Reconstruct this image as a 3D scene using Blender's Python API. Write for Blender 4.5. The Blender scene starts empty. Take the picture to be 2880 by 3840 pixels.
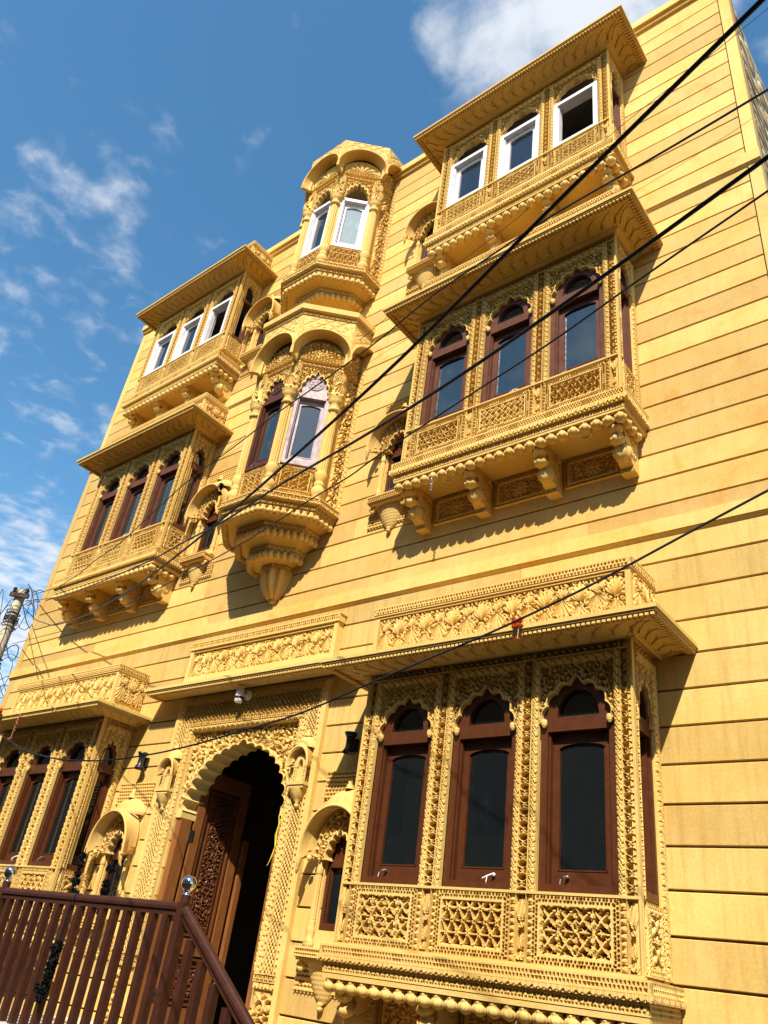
import bpy, math, random
import numpy as np
from mathutils import Matrix, Vector
random.seed(7); RNG = np.random.default_rng(7)
S = bpy.context.scene
PI = math.pi

# ------------------------------------------------------------------ camera
CX, CY, CZ = 6.218, -5.205, 1.6
YAW, PITCH, ROLL = 0.7417, 0.54158, 0.14774
def cam_axes():
    c, s = math.cos, math.sin
    f = np.array([-s(YAW)*c(PITCH), c(YAW)*c(PITCH), s(PITCH)])
    r = np.array([c(YAW), s(YAW), 0.0]); u = np.cross(r, f)
    return c(ROLL)*r+s(ROLL)*u, -s(ROLL)*r+c(ROLL)*u, f
cr, cu, cf = cam_axes()
cd = bpy.data.cameras.new('camera'); cam = bpy.data.objects.new('camera', cd)
S.collection.objects.link(cam)
cam.matrix_world = Matrix(((cr[0], cu[0], -cf[0], CX), (cr[1], cu[1], -cf[1], CY), (cr[2], cu[2], -cf[2], CZ), (0, 0, 0, 1)))
cd.sensor_fit = 'HORIZONTAL'; cd.sensor_width = 36.0; cd.lens = 2928.26/2880*36
cd.clip_start = 0.05; cd.clip_end = 3000
S.camera = cam

# ------------------------------------------------------------------ sky, sun, exposure
SUN = Vector((0.5, -1.0, 1.17)).normalized()
EL = math.asin(SUN.z); ROT = math.atan2(SUN.x, SUN.y)
W = bpy.data.worlds.new('World'); S.world = W; W.use_nodes = True
nt = W.node_tree; N = nt.nodes; Lk = nt.links
for n in list(N): N.remove(n)
def nd(tree, typ, **kw):
    n = tree.nodes.new(typ)
    for k, v in kw.items():
        if k.startswith('i_'):
            key = k[2:]
            n.inputs[int(key) if key.isdigit() else key.replace('_', ' ')].default_value = v
        else: setattr(n, k, v)
    return n
sky = nd(nt, 'ShaderNodeTexSky', sky_type='NISHITA', sun_disc=False, sun_elevation=EL, sun_rotation=ROT,
         altitude=200, air_density=1.0, dust_density=0.6, ozone_density=1.6)
hsv = nd(nt, 'ShaderNodeHueSaturation', i_Hue=.488, i_Saturation=1.22, i_Value=1.18)
Lk.new(sky.outputs[0], hsv.inputs['Color'])
tc = nd(nt, 'ShaderNodeTexCoord')
# clouds lie on a layer overhead: direction / height
sep = nd(nt, 'ShaderNodeSeparateXYZ'); Lk.new(tc.outputs['Generated'], sep.inputs[0])
zmx = nd(nt, 'ShaderNodeMath', operation='MAXIMUM', i_1=0.06); Lk.new(sep.outputs['Z'], zmx.inputs[0])
dv = nd(nt, 'ShaderNodeVectorMath', operation='DIVIDE'); Lk.new(tc.outputs['Generated'], dv.inputs[0])
cmb = nd(nt, 'ShaderNodeCombineXYZ')
for i in range(3): Lk.new(zmx.outputs[0], cmb.inputs[i])
Lk.new(cmb.outputs[0], dv.inputs[1])
big = nd(nt, 'ShaderNodeTexNoise', i_Scale=1.1, i_Detail=3.0, i_Roughness=0.5)
off = nd(nt, 'ShaderNodeVectorMath', operation='ADD'); off.inputs[1].default_value = (3.1, 1.7, 0.4)
Lk.new(dv.outputs[0], off.inputs[0]); Lk.new(off.outputs[0], big.inputs['Vector'])
sm = nd(nt, 'ShaderNodeTexNoise', i_Scale=13.0, i_Detail=6.0, i_Roughness=0.55, i_Distortion=0.25)
Lk.new(dv.outputs[0], sm.inputs['Vector'])
def blob(px, py, rad, amp, mirrored=False):
    """a cloud bank around one direction of the sky"""
    d = cf*2928.26+cr*(px-1440)-cu*(py-1920); d = d/np.linalg.norm(d)
    if mirrored: d[1] = -d[1]      # the part of the sky that the middle windows mirror
    dot = nd(nt, 'ShaderNodeVectorMath', operation='DOT_PRODUCT'); Lk.new(tc.outputs['Generated'], dot.inputs[0]); dot.inputs[1].default_value = tuple(d)
    mr = nd(nt, 'ShaderNodeMapRange', interpolation_type='SMOOTHSTEP'); Lk.new(dot.outputs['Value'], mr.inputs['Value'])
    mr.inputs['From Min'].default_value = math.cos(rad); mr.inputs['From Max'].default_value = math.cos(rad*0.15)
    mr.inputs['To Max'].default_value = amp
    return mr.outputs[0]
def madd(a, b):
    m = nd(nt, 'ShaderNodeMath', operation='ADD'); Lk.new(a, m.inputs[0]); Lk.new(b, m.inputs[1]); return m.outputs[0]
bank = None
for b in [(2200, 60, .18, .27), (2330, -120, .16, .30), (1900, 60, .12, .09), (1640, 60, .07, .10), (1700, 330, .09, .13), (200, 760, .07, .05), (300, 980, .10, .04), (120, 1230, .10, .03), (470, 1150, .08, .06), (60, 2030, .10, .17), (30, 1650, .08, .09), (470, 740, .04, .10), (760, 540, .03, .08), (100, 2350, .16, .26), (2150, 1450, .12, .26, True), (1650, 1600, .10, .22, True), (1120, 1700, .07, .22, True)]:
    o = blob(*b); bank = o if bank is None else madd(bank, o)
bb = nd(nt, 'ShaderNodeMapRange', i_From_Min=0.50, i_From_Max=0.72, i_To_Max=0.34); Lk.new(big.outputs['Fac'], bb.inputs['Value'])
dens = madd(madd(bank, bb.outputs[0]), sm.outputs['Fac'])
cl = nd(nt, 'ShaderNodeMapRange', interpolation_type='SMOOTHSTEP', i_From_Min=0.60, i_From_Max=1.18, i_To_Max=0.9); Lk.new(dens, cl.inputs['Value'])
mixc = nd(nt, 'ShaderNodeMix', data_type='RGBA'); Lk.new(cl.outputs[0], mixc.inputs['Factor'])
Lk.new(hsv.outputs[0], mixc.inputs[6]); mixc.inputs[7].default_value = (5.0, 5.2, 5.5, 1)
bg = nd(nt, 'ShaderNodeBackground', i_Strength=0.108); Lk.new(mixc.outputs[2], bg.inputs['Color'])
wo = nd(nt, 'ShaderNodeOutputWorld'); Lk.new(bg.outputs[0], wo.inputs['Surface'])
sl = bpy.data.lights.new('sun', 'SUN'); sl.energy = 5.0; sl.angle = math.radians(0.53); sl.color = (1.0, 0.945, 0.85)
so = bpy.data.objects.new('sun', sl); S.collection.objects.link(so)
so.rotation_euler = SUN.to_track_quat('Z', 'Y').to_euler(); so.location = (4, -9, 16)
S.view_settings.view_transform = 'Standard'; S.view_settings.look = 'None'
S.view_settings.exposure = 0.80; S.view_settings.gamma = 1.0; S.view_settings.use_curve_mapping = False
S.cycles.max_bounces = 8; S.cycles.diffuse_bounces = 4

# ------------------------------------------------------------------ materials
def new_mat(name):
    m = bpy.data.materials.new(name); m.use_nodes = True
    t = m.node_tree; b = t.nodes['Principled BSDF']
    return m, t, b
def noise(t, scale, detail=4, rough=0.55, stretch=None, dist=0.0, obj=False):
    if obj: src = nd(t, 'ShaderNodeTexCoord').outputs['Object']
    else: src = nd(t, 'ShaderNodeNewGeometry').outputs['Position']
    if stretch:
        mp = nd(t, 'ShaderNodeMapping'); mp.inputs['Scale'].default_value = stretch; t.links.new(src, mp.inputs['Vector']); src = mp.outputs[0]
    n = nd(t, 'ShaderNodeTexNoise', i_Scale=scale, i_Detail=detail, i_Roughness=rough, i_Distortion=dist)
    t.links.new(src, n.inputs['Vector']); return n.outputs['Fac']
def rng(t, v, a, b, c=0.0, d=1.0):
    m = nd(t, 'ShaderNodeMapRange', i_From_Min=a, i_From_Max=b, i_To_Min=c, i_To_Max=d); t.links.new(v, m.inputs['Value']); return m.outputs[0]
def mix(t, f, a, b, mode='MIX'):
    m = nd(t, 'ShaderNodeMix', data_type='RGBA', blend_type=mode)
    for k, v in ((0, f), (6, a), (7, b)):
        if isinstance(v, (tuple, float, int)): m.inputs[k].default_value = v if not isinstance(v, tuple) else (*v, 1)
        else: t.links.new(v, m.inputs[k])
    return m.outputs[2]
def bump(t, b, h, strength, dist):
    n = nd(t, 'ShaderNodeBump', i_Strength=strength, i_Distance=dist); t.links.new(h, n.inputs['Height']); t.links.new(n.outputs[0], b.inputs['Normal'])
def stone(name, base, pale, orange, stain=0.5, streak=0.0, rnd=0.12, grain=0.25):
    m, t, b = new_mat(name)
    c = mix(t, rng(t, noise(t, 1.5, 7, .7), .38, .62), base, pale)
    c = mix(t, rng(t, noise(t, .8, 6, .7, (1, 1, 2.2), .8), .50, .62, 0, stain*.8), c, (orange[0], (orange[1]+base[1])/2, (orange[2]+base[2])/2))
    c = mix(t, rng(t, noise(t, 2.6, 8, .68, dist=.6), .54, .66, 0, stain), c, orange)
    if streak:
        c = mix(t, rng(t, noise(t, 3.0, 6, .65, (5.0, 5.0, .40)), .47, .66, 0, streak), c, (base[0]*.74, base[1]*.72, base[2]*.72))
        c = mix(t, rng(t, noise(t, 2.2, 7, .7, (2.0, 2.0, .5)), .58, .70, 0, streak*.7), c, (pale[0]*.98, pale[1]*1.04, pale[2]*1.35))
    oi = nd(t, 'ShaderNodeObjectInfo')
    v = rng(t, oi.outputs['Random'], 0, 1, 1-rnd, 1+rnd*.6)
    h2 = nd(t, 'ShaderNodeHueSaturation'); t.links.new(c, h2.inputs['Color']); t.links.new(v, h2.inputs['Value'])
    t.links.new(rng(t, oi.outputs['Random'], 0, 1, .497, .503), h2.inputs['Hue'])
    f = rng(t, noise(t, 55, 4, .7), .3, .7, .86, 1.08)
    h3 = nd(t, 'ShaderNodeHueSaturation'); t.links.new(h2.outputs[0], h3.inputs['Color']); t.links.new(f, h3.inputs['Value'])
    t.links.new(h3.outputs[0], b.inputs['Base Color'])
    b.inputs['Roughness'].default_value = .82; b.inputs['Specular IOR Level'].default_value = .25
    bump(t, b, noise(t, 90, 5, .7), grain, .004)
    return m
def paint(name, col, rough=.4, var=.12, sc=18, spec=.5, metal=0.0, stretch=None, bmp=.1, coat=0.0):
    m, t, b = new_mat(name)
    f = rng(t, noise(t, sc, 5, .65, stretch), .3, .72)
    c = mix(t, f, tuple(x*(1-var) for x in col), tuple(min(1, x*(1+var)) for x in col))
    t.links.new(c, b.inputs['Base Color'])
    r = rng(t, noise(t, sc*2.2, 3), .3, .7, rough*.8, min(1, rough*1.25)); t.links.new(r, b.inputs['Roughness'])
    b.inputs['Specular IOR Level'].default_value = spec; b.inputs['Metallic'].default_value = metal
    b.inputs['Coat Weight'].default_value = coat
    if bmp: bump(t, b, noise(t, sc*3, 4, .6, stretch), bmp, .003)
    return m
def glass(name, col, f0, rough=.015):
    m, t, b = new_mat(name)
    b.inputs['Base Color'].default_value = (*col, 1); b.inputs['Roughness'].default_value = rough
    b.inputs['Specular IOR Level'].default_value = .5; b.inputs['IOR'].default_value = f0
    d = mix(t, rng(t, noise(t, 7, 6, .7, (1.5, 1.5, .5)), .52, .8, 0, .35), col, tuple(x*2.5+.006 for x in col)); t.links.new(d, b.inputs['Base Color'])
    bump(t, b, noise(t, 2.2, 2), .03, .02)
    return m
M = {}
M['wall'] = stone('yellow_sandstone_wall', (.60, .374, .098), (.64, .428, .138), (.60, .29, .05), .66, .28, .20)
M['wall_low'] = stone('weathered_sandstone_wall', (.57, .365, .095), (.62, .425, .138), (.54, .30, .065), .34, .60, .20)
M['carved'] = stone('carved_sandstone', (.61, .376, .094), (.66, .440, .138), (.60, .30, .06), .22, .0, .07, .3)
M['carved_low'] = stone('carved_sandstone_pale', (.62, .395, .104), (.67, .458, .148), (.60, .32, .08), .15, .0, .06, .3)
M['eave'] = stone('eave_sandstone', (.58, .34, .075), (.62, .39, .105), (.55, .26, .05), .35, .0, .06, .3)
M['mortar'] = stone('grey_mortar', (.36, .31, .23), (.42, .37, .28), (.33, .27, .18), .4, .3, .1, .5)
M['rubble'] = stone('rubble_stone', (.46, .32, .15), (.52, .43, .27), (.42, .23, .08), .8, .0, .35, .6)
M['joint'] = paint('dark_joint_mortar', (.22, .115, .04), .9, .3, 30, .1)
M['brown'] = paint('brown_gloss_paint', (.074, .021, .006), .38, .16, 14, .35, bmp=.06)
M['brown_mid'] = paint('faded_brown_paint', (.105, .037, .019), .5, .24, 12, .2, bmp=.06)
M['mauve'] = paint('dusty_primer_brown', (.36, .27, .255), .6, .34, 9, .4, stretch=(1, 1, .5))
M['white'] = paint('white_primer_paint', (.60, .57, .565), .55, .16, 7, .4)
M['rail'] = paint('maroon_enamel', (.046, .0145, .008), .45, .25, 16, .22, bmp=.05)
M['teak'] = paint('polished_teak', (.22, .078, .020), .38, .30, 9, .5, stretch=(6, 6, .7), bmp=.1)
M['teak_dark'] = paint('carved_teak', (.12, .038, .011), .4, .3, 12, .5, stretch=(5, 5, .8), bmp=.1)
M['steel'] = paint('polished_steel', (.72, .70, .66), .07, .05, 8, .5, 1.0, bmp=.02)
M['hinge'] = paint('brushed_steel', (.6, .57, .5), .35, .1, 20, .5, 1.0)
M['cable'] = paint('black_cable_rubber', (.012, .012, .013), .5, .25, 30, .4)
M['cable_grey'] = paint('grey_dusty_cable', (.10, .09, .085), .6, .25, 30, .3)
M['yarn'] = paint('black_yarn', (.008, .008, .009), .95, .4, 60, .1, bmp=.8)
M['concrete'] = paint('weathered_concrete', (.50, .42, .30), .85, .22, 8, .2, bmp=.4)
M['marigold'] = paint('dried_marigold', (.62, .10, .015), .8, .4, 60, .2, bmp=.6)
M['plastic'] = paint('white_plastic', (.72, .68, .62), .4, .06, 14)
M['black'] = paint('black_metal', (.012, .011, .010), .35, .2, 20)
M['iron'] = paint('rusty_iron', (.06, .035, .025), .7, .35, 25, .3, .4)
M['thread'] = paint('white_thread', (.6, .55, .45), .8, .1, 20)
M['yellow'] = paint('yellow_wire', (.75, .60, .03), .5, .1, 20)
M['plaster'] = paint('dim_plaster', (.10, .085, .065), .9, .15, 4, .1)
M['tile'] = paint('pale_floor_tile', (.62, .58, .52), .3, .12, 3)
M['road'] = paint('dusty_road', (.105, .085, .062), .9, .2, 2, .2, bmp=.4)
M['street_wall'] = paint('street_house_plaster', (.34, .26, .16), .9, .15, 1.5, .2)
M['glass_low'] = glass('dark_tinted_glass', (.006, .008, .009), 1.45)
M['glass_mid'] = glass('blue_tinted_glass', (.010, .018, .021), 2.0)
M['glass_top'] = glass('dark_glass', (.010, .014, .018), 1.7)
M['glass_film'] = glass('film_covered_glass', (.16, .21, .23), 1.6, .14)

# ------------------------------------------------------------------ mesh helpers
class MB:
    def __init__(s): s.v = []; s.q = []; s.t = []; s.n = 0; s.poly = []
    def add(s, V, Q=None, T=None):
        V = np.asarray(V, float).reshape(-1, 3)
        if Q is not None and len(Q): s.q.append(np.asarray(Q, int)+s.n)
        if T is not None and len(T): s.t.append(np.asarray(T, int)+s.n)
        s.v.append(V); s.n += len(V)
    def ngon(s, V, idx):
        base = s.n; s.add(V); s.poly += [[i+base for i in f] for f in idx]
    def mesh(s, name, mat, smooth=False):
        me = bpy.data.meshes.new(name)
        V = np.concatenate(s.v) if s.v else np.zeros((0, 3))
        q = np.concatenate(s.q) if s.q else np.zeros((0, 4), int)
        t = np.concatenate(s.t) if s.t else np.zeros((0, 3), int)
        pl = [len(p) for p in s.poly]; pf = [i for p in s.poly for i in p]
        loops = np.concatenate([q.ravel(), t.ravel(), np.array(pf, int)]).astype(np.int32)
        tot = np.concatenate([np.full(len(q), 4), np.full(len(t), 3), np.array(pl, int)]).astype(np.int32)
        st = np.concatenate([[0], np.cumsum(tot)[:-1]]).astype(np.int32) if len(tot) else np.zeros(0, np.int32)
        me.vertices.add(len(V)); me.vertices.foreach_set('co', V.astype(np.float32).ravel())
        me.loops.add(len(loops)); me.loops.foreach_set('vertex_index', loops)
        me.polygons.add(len(tot)); me.polygons.foreach_set('loop_start', st); me.polygons.foreach_set('loop_total', tot)
        me.polygons.foreach_set('use_smooth', np.full(len(tot), bool(smooth)))
        me.update(calc_edges=True); me.validate()
        me.materials.append(mat)
        return me
    def obj(s, name, mat, parent=None, smooth=False, label=None):
        me = s.mesh(name, mat, smooth); return link(name, me, parent, label)
def link(name, me, parent=None, label=None, loc=None):
    o = bpy.data.objects.new(name, me); S.collection.objects.link(o)
    if parent: o.parent = parent
    if label: o['label'] = label
    if loc is not None: o.location = loc
    return o
def thing(name, label, cat, group=None, loc=(0, 0, 0)):
    o = bpy.data.objects.new(name, None); o.empty_display_size = .2; S.collection.objects.link(o); o.location = loc
    o['label'] = label; o['category'] = cat
    if group: o['group'] = group
    return o
def tag(o, label, cat, group=None):
    o['label'] = label; o['category'] = cat
    if group: o['group'] = group
    return o
def structure(o, kind='structure'): o['kind'] = kind; return o
def copy_tree(o, parent=None):
    c = o.copy(); S.collection.objects.link(c)
    if parent: c.parent = parent
    for ch in list(o.children): copy_tree(ch, c)
    return c

class Fr:
    """a facet: origin o, along U, outward Nn; (u, d, z) -> point"""
    def __init__(s, o, U, Nn): s.o = np.array(o, float); s.U = np.array(U, float); s.N = np.array(Nn, float)
    def __call__(s, u, d, z):
        u, d, z = np.broadcast_arrays(np.asarray(u, float), np.asarray(d, float), np.asarray(z, float))
        return s.o+u[..., None]*s.U+d[..., None]*s.N+z[..., None]*np.array([0, 0, 1.0])
FRONT = Fr((0, 0, 0), (1, 0, 0), (0, -1, 0))
def box(mb, F, u0, u1, d0, d1, z0, z1, ch=0.0):
    us, ds, zs = (u0, u1), (d0, d1), (z0, z1)
    V = [F(us[i], ds[j], zs[k]) for i in (0, 1) for j in (0, 1) for k in (0, 1)]
    mb.add(V, [(0, 1, 3, 2), (4, 6, 7, 5), (0, 4, 5, 1), (2, 3, 7, 6), (0, 2, 6, 4), (1, 5, 7, 3)])
def grid(mb, P, closed=False):
    """P (n, m, 3) -> quads"""
    n, m = P.shape[:2]
    i = np.arange(n*m).reshape(n, m)
    if closed: i = np.concatenate([i, i[:1]], 0)
    q = np.stack([i[:-1, :-1], i[1:, :-1], i[1:, 1:], i[:-1, 1:]], -1).reshape(-1, 4)
    mb.add(P.reshape(-1, 3), q)
def relief(mb, F, u0, u1, z0, z1, d0, d1, fn, step=.0065, skirt=.012, back=None):
    nu = max(2, int(round((u1-u0)/step))+1); nz = max(2, int(round((z1-z0)/step))+1)
    u = np.linspace(u0, u1, nu); z = np.linspace(z0, z1, nz)
    U, Z = np.meshgrid(u, z, indexing='ij')
    H = np.clip(fn(U-u0, Z-z0, u1-u0, z1-z0), 0, 1)
    grid(mb, F(U, d0+(d1-d0)*H, Z))
    b = d0-skirt
    for A, B, C in ((U[0], d0+(d1-d0)*H[0], Z[0]), (U[-1], d0+(d1-d0)*H[-1], Z[-1]), (U[:, 0], d0+(d1-d0)*H[:, 0], Z[:, 0]), (U[:, -1], d0+(d1-d0)*H[:, -1], Z[:, -1])):
        grid(mb, np.stack([F(A, B, C), F(A, np.full_like(A, b), C)], 0))
def lathe(mb, c, prof, n=12, axis=(0, 0, 1), flute=0.0, nf=0, half=None):
    """prof: list of (r, h) along the axis"""
    a = np.linspace(0, 2*PI, n, endpoint=False) if half is None else np.linspace(half[0], half[1], n)
    r = np.array([p[0] for p in prof]); h = np.array([p[1] for p in prof])
    ax = Vector(axis).normalized(); q = Vector((0, 0, 1)).rotation_difference(ax); Rm = np.array(q.to_matrix())
    rr = r[None, :]*(1+(flute*np.cos(nf*a))[:, None] if nf else 1)
    P = np.stack([np.cos(a)[:, None]*rr, np.sin(a)[:, None]*rr, np.broadcast_to(h, rr.shape) if rr.shape[0] == n else np.repeat(h[None], n, 0)], -1) if nf else \
        np.stack([np.cos(a)[:, None]*r[None], np.sin(a)[:, None]*r[None], np.repeat(h[None], n, 0)], -1)
    grid(mb, P@Rm.T+np.array(c), closed=half is None)
def tube(mb, pts, r, n=8, cap=True):
    pts = np.asarray(pts, float); r = np.broadcast_to(np.asarray(r, float), (len(pts),))
    T = np.gradient(pts, axis=0); T /= np.linalg.norm(T, axis=1, keepdims=True)+1e-12
    ref = np.array([0, 0, 1.0]) if abs(T[0, 2]) < .9 else np.array([1.0, 0, 0])
    rings = []
    X = np.cross(T[0], ref); X /= np.linalg.norm(X)
    for i in range(len(pts)):
        X = X-T[i]*(X@T[i]); X /= np.linalg.norm(X); Y = np.cross(T[i], X)
        a = np.linspace(0, 2*PI, n, endpoint=False)
        rings.append(pts[i]+r[i]*(np.cos(a)[:, None]*X+np.sin(a)[:, None]*Y))
    grid(mb, np.stack(rings, 1), closed=True)
    if cap:
        for k in (0, -1): mb.ngon(rings[k], [list(range(n))])
def ball(mb, c, r, n=10, m=7, jit=0.0, sq=(1, 1, 1)):
    th = np.linspace(0, 2*PI, n, endpoint=False); ph = np.linspace(0.02, PI-.02, m)
    R = np.ones((n, m))
    if jit: R = 1+RNG.uniform(-jit, jit, (n, m))
    P = np.stack([np.cos(th)[:, None]*np.sin(ph)*R*sq[0], np.sin(th)[:, None]*np.sin(ph)*R*sq[1], np.broadcast_to(np.cos(ph), (n, m))*R*sq[2]], -1)*r+np.array(c)
    grid(mb, P, closed=True)
def prism(mb, F, poly, d0, d1, mode='uz'):
    """polygon in the facet plane (u, z) pushed from d0 to d1; mode 'dz': polygon (d, z) pushed along u"""
    n = len(poly); A = np.array(poly, float)
    if mode == 'uz': V0, V1 = F(A[:, 0], d0, A[:, 1]), F(A[:, 0], d1, A[:, 1])
    else: V0, V1 = F(d0, A[:, 0], A[:, 1]), F(d1, A[:, 0], A[:, 1])
    mb.ngon(np.concatenate([V0, V1]), [list(range(n)), list(range(2*n-1, n-1, -1))]+[[i, (i+1) % n, n+(i+1) % n, n+i] for i in range(n)])

# ------------------------------------------------------------------ carved patterns: height 0 (pit) .. 1 (face)
fr = lambda x: x-np.floor(x)
def P_check(p=.026):
    def f(U, V, w, h):
        rows = max(1, round(h/p)); v = V/h*rows; row = np.floor(np.minimum(v, rows-1e-6)); n = max(1, round(w/(p*1.05)))
        u = U/w*n+.5*(row % 2)
        pit = (np.abs(fr(u)-.5) < .28) & (np.abs(fr(v)-.5) < .34) & (U > p*.3) & (U < w-p*.3)
        return np.where(pit, 0, 1.0)
    return f
def P_lattice(p, t=.24):
    def f(U, V, w, h):
        nu = max(1, round(w/p)); pu = w/nu; nv = max(1, round(h/p)); pv = h/nv
        a = U/pu; b = V/pv
        x = np.abs(np.sin(PI*(a+b)+.28*np.sin(2*PI*(a-b)))); y = np.abs(np.sin(PI*(a-b)+.28*np.sin(2*PI*(a+b))))
        line = np.minimum(x, y)
        hgt = np.where(line < t, 1-.25*(line/t)**2, 0)
        ca, cb = fr(a)-.5, fr(b)-.5
        r = np.hypot(ca, cb); th = np.arctan2(cb, ca)
        fl = r < .17+.09*np.cos(4*th)
        hgt = np.where(fl, .95-.6*(r < .05), hgt)
        e = .006
        return np.where((U < e) | (U > w-e), 1, hgt)
    return f
def P_pits(p):
    def f(U, V, w, h):
        rows = max(1, round(h/(p*.62))); v = V/h*rows; row = np.floor(np.minimum(v, rows-1e-6)); n = max(1, round(w/p)); u = U/w*n+.5*(row % 2)
        a, b = fr(u)-.5, fr(v)-.5
        return np.where((np.abs(a)*1.05+np.abs(b-.08)*.62 < .36) & (b > -.40), .0+.25*(np.abs(a) < .05)*(b > .1), 1-.25*np.abs(b))*((U > .004) & (U < w-.004))+1.0*((U <= .004) | (U >= w-.004))
    return f
def P_star(p, t=.055):
    def f(U, V, w, h):
        nu = max(1, round(w/p)); nv = max(1, round(h/p)); a = fr(U/w*nu+.5)-.5; b = fr(V/h*nv+.5)-.5
        r = np.hypot(a, b); th = np.arctan2(b, a)
        l = np.minimum.reduce([np.abs(a)*.75, np.abs(b)*.75, np.abs(a-b)/1.414, np.abs(a+b)/1.414])
        h_ = np.where(l < t, 1.0, 0)
        ring = np.abs(np.abs(a)+np.abs(b)-.5)
        h_ = np.where(ring < .035, .8, h_)
        st = r < .16+.13*np.abs(np.cos(4*th))
        return np.where(st, 1-.55*np.abs(np.sin(4*th))*np.minimum(1, r/.12), h_)
    return f
def P_hex(p, t=.10):
    def f(U, V, w, h):
        a = U/p; k = V/p
        c1 = k*1.1547; c2 = a+k*.57735; c3 = a-k*.57735
        l = np.minimum.reduce([np.abs(fr(c1+.5)-.5), np.abs(fr(c2+.5)-.5), np.abs(fr(c3+.5)-.5)])
        h_ = np.where(l < t, .9, 0)
        row = np.round(k*1.1547); x = fr(a-row*.5+.5)-.5; y = (k*1.1547-row)/1.1547
        r = np.hypot(x, y); th = np.arctan2(y, x)
        fl = r < .20+.10*np.cos(6*th)
        return np.where(fl, 1-.4*(r < .07), h_)
    return f
def P_trellis(p):
    def f(U, V, w, h):
        nu = max(1, round(w/p)); nv = max(1, round(h/p)); a = U/w*nu; b = V/h*nv
        x = np.abs(fr(a+b)-.5); y = np.abs(fr(a-b)-.5)
        h_ = np.where((x < .13) | (y < .13), .95, 0)
        ca, cb = fr(a)-.5, fr(b)-.5; r = np.hypot(ca, cb); th = np.arctan2(cb, ca)
        return np.where(r < .2+.12*np.cos(4*th+PI), 1.0, h_)
    return f
def P_rope(p=.06, along='z'):
    def f(U, V, w, h):
        x, y, ww = (U, V, w) if along == 'z' else (V, U, h)
        q = np.clip(2*x/ww-1, -1, 1); prof = np.sqrt(np.maximum(0, 1-(q*.93)**2))
        ph = fr((y+.55*x+.012*np.sin(q*3))/p)
        w1 = .45+.55*prof; vein = (np.abs(ph-.6) < .05)*.12
        return np.where(ph < .17, .30*prof+.12, w1*(1-.16*(1-ph))-vein)
    return f
def P_scroll(s=.075, seed=1, vary=.25):
    r0 = np.random.default_rng(seed)
    def f(U, V, w, h):
        U0, V0 = U.min()-s, V.min()-s
        nu = int((U.max()-U0)/s)+3; nv = int((V.max()-V0)/s)+3
        jx = r0.uniform(-vary, vary, (nu, nv))*s; jy = r0.uniform(-vary, vary, (nu, nv))*s; ph = r0.uniform(0, 1, (nu, nv))
        iu = np.floor((U-U0)/s).astype(int); iv = np.floor((V-V0)/s).astype(int)
        best = np.full(U.shape, 9.0); bx = np.zeros(U.shape); by = np.zeros(U.shape); bs = np.zeros(U.shape); bp = np.zeros(U.shape)
        for di in (-1, 0, 1):
            for dj in (-1, 0, 1):
                i = np.clip(iu+di, 0, nu-1); j = np.clip(iv+dj, 0, nv-1)
                x = U-(U0+(i+.5)*s+jx[i, j]); y = V-(V0+(j+.5)*s+jy[i, j]); r = np.hypot(x, y)
                m = r < best
                best = np.where(m, r, best); bx = np.where(m, x, bx); by = np.where(m, y, by); bs = np.where(m, ((i+j) % 2)*2-1, bs); bp = np.where(m, ph[i, j], bp)
        th = np.arctan2(by, bx)/(2*PI)*bs+bp; r = best/s
        sp = fr(th+r*2.6)
        hgt = np.where(np.abs(sp-.5) < .25, 1-.35*(np.abs(sp-.5)/.25)**2, 0)
        leaf = fr(th*5)
        hgt = np.where(r > .47, np.where(np.abs(leaf-.5) < .32, .8, 0), hgt)
        return np.where(r < .10, 1, hgt)
    return f
def P_flower(U, V, w, h):
    """panel with a central rosette and curling stems either side"""
    x = (U-w/2)/h; y = V/h-.5; r = np.hypot(x, y); th = np.arctan2(y, x)
    sc = P_scroll(h*.36, 5)(U, V, w, h)
    fl = np.where(r < .30+.07*np.cos(12*th), .55+.45*np.abs(np.cos(6*th)), sc*.85)
    fl = np.where(r < .10, 1, fl)
    e = .012
    return np.where((U < e) | (U > w-e) | (V < e) | (V > h-e), 1, fl)
def P_framed(fn, e, bp=.024, gap=.012):
    """checker border, plain fillet, inner pattern"""
    ck = P_check(bp)
    def f(U, V, w, h):
        inner = fn(np.clip(U-e-gap, 0, w-2*e-2*gap), np.clip(V-e-gap, 0, h-2*e-2*gap), w-2*e-2*gap, h-2*e-2*gap)
        d = np.minimum.reduce([U, V, w-U, h-V])
        rows = 2; q = d/e*rows; row = np.floor(q)
        horiz = np.minimum(V, h-V) <= np.minimum(U, w-U)
        s = np.where(horiz, U, V)/bp+.5*(row % 2)
        ckh = np.where((np.abs(fr(s)-.5) < .28) & (np.abs(fr(q)-.5) < .32), 0, 1.0)
        return np.where(d < e, ckh, np.where(d < e+gap, 1.0, inner))
    return f
def P_vase(U, V, w, h):
    """upright leaf above a vase, deep ground"""
    x = (U-w/2)/w*2; y = V/h
    g = np.zeros(U.shape)
    for y0, y1, wd, sgn in ((.03, .16, .85, 1), (.16, .42, .62, 1), (.48, .60, .55, -1), (.58, .97, .9, 1)):
        t = np.clip((y-y0)/(y1-y0), 0, 1); inside = (y > y0) & (y < y1)
        wid = wd*np.sin(PI*np.clip(t*.92+.06, 0, 1))**.8
        m = inside & (np.abs(x) < wid)
        g = np.where(m, .6+.4*np.cos(x/(wid+1e-6)*PI*2.5)*np.cos(t*PI*.5), g)
    return np.where((np.abs(x) > .93) | (y < .015) | (y > .985), 1, np.maximum(g, 0))
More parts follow.
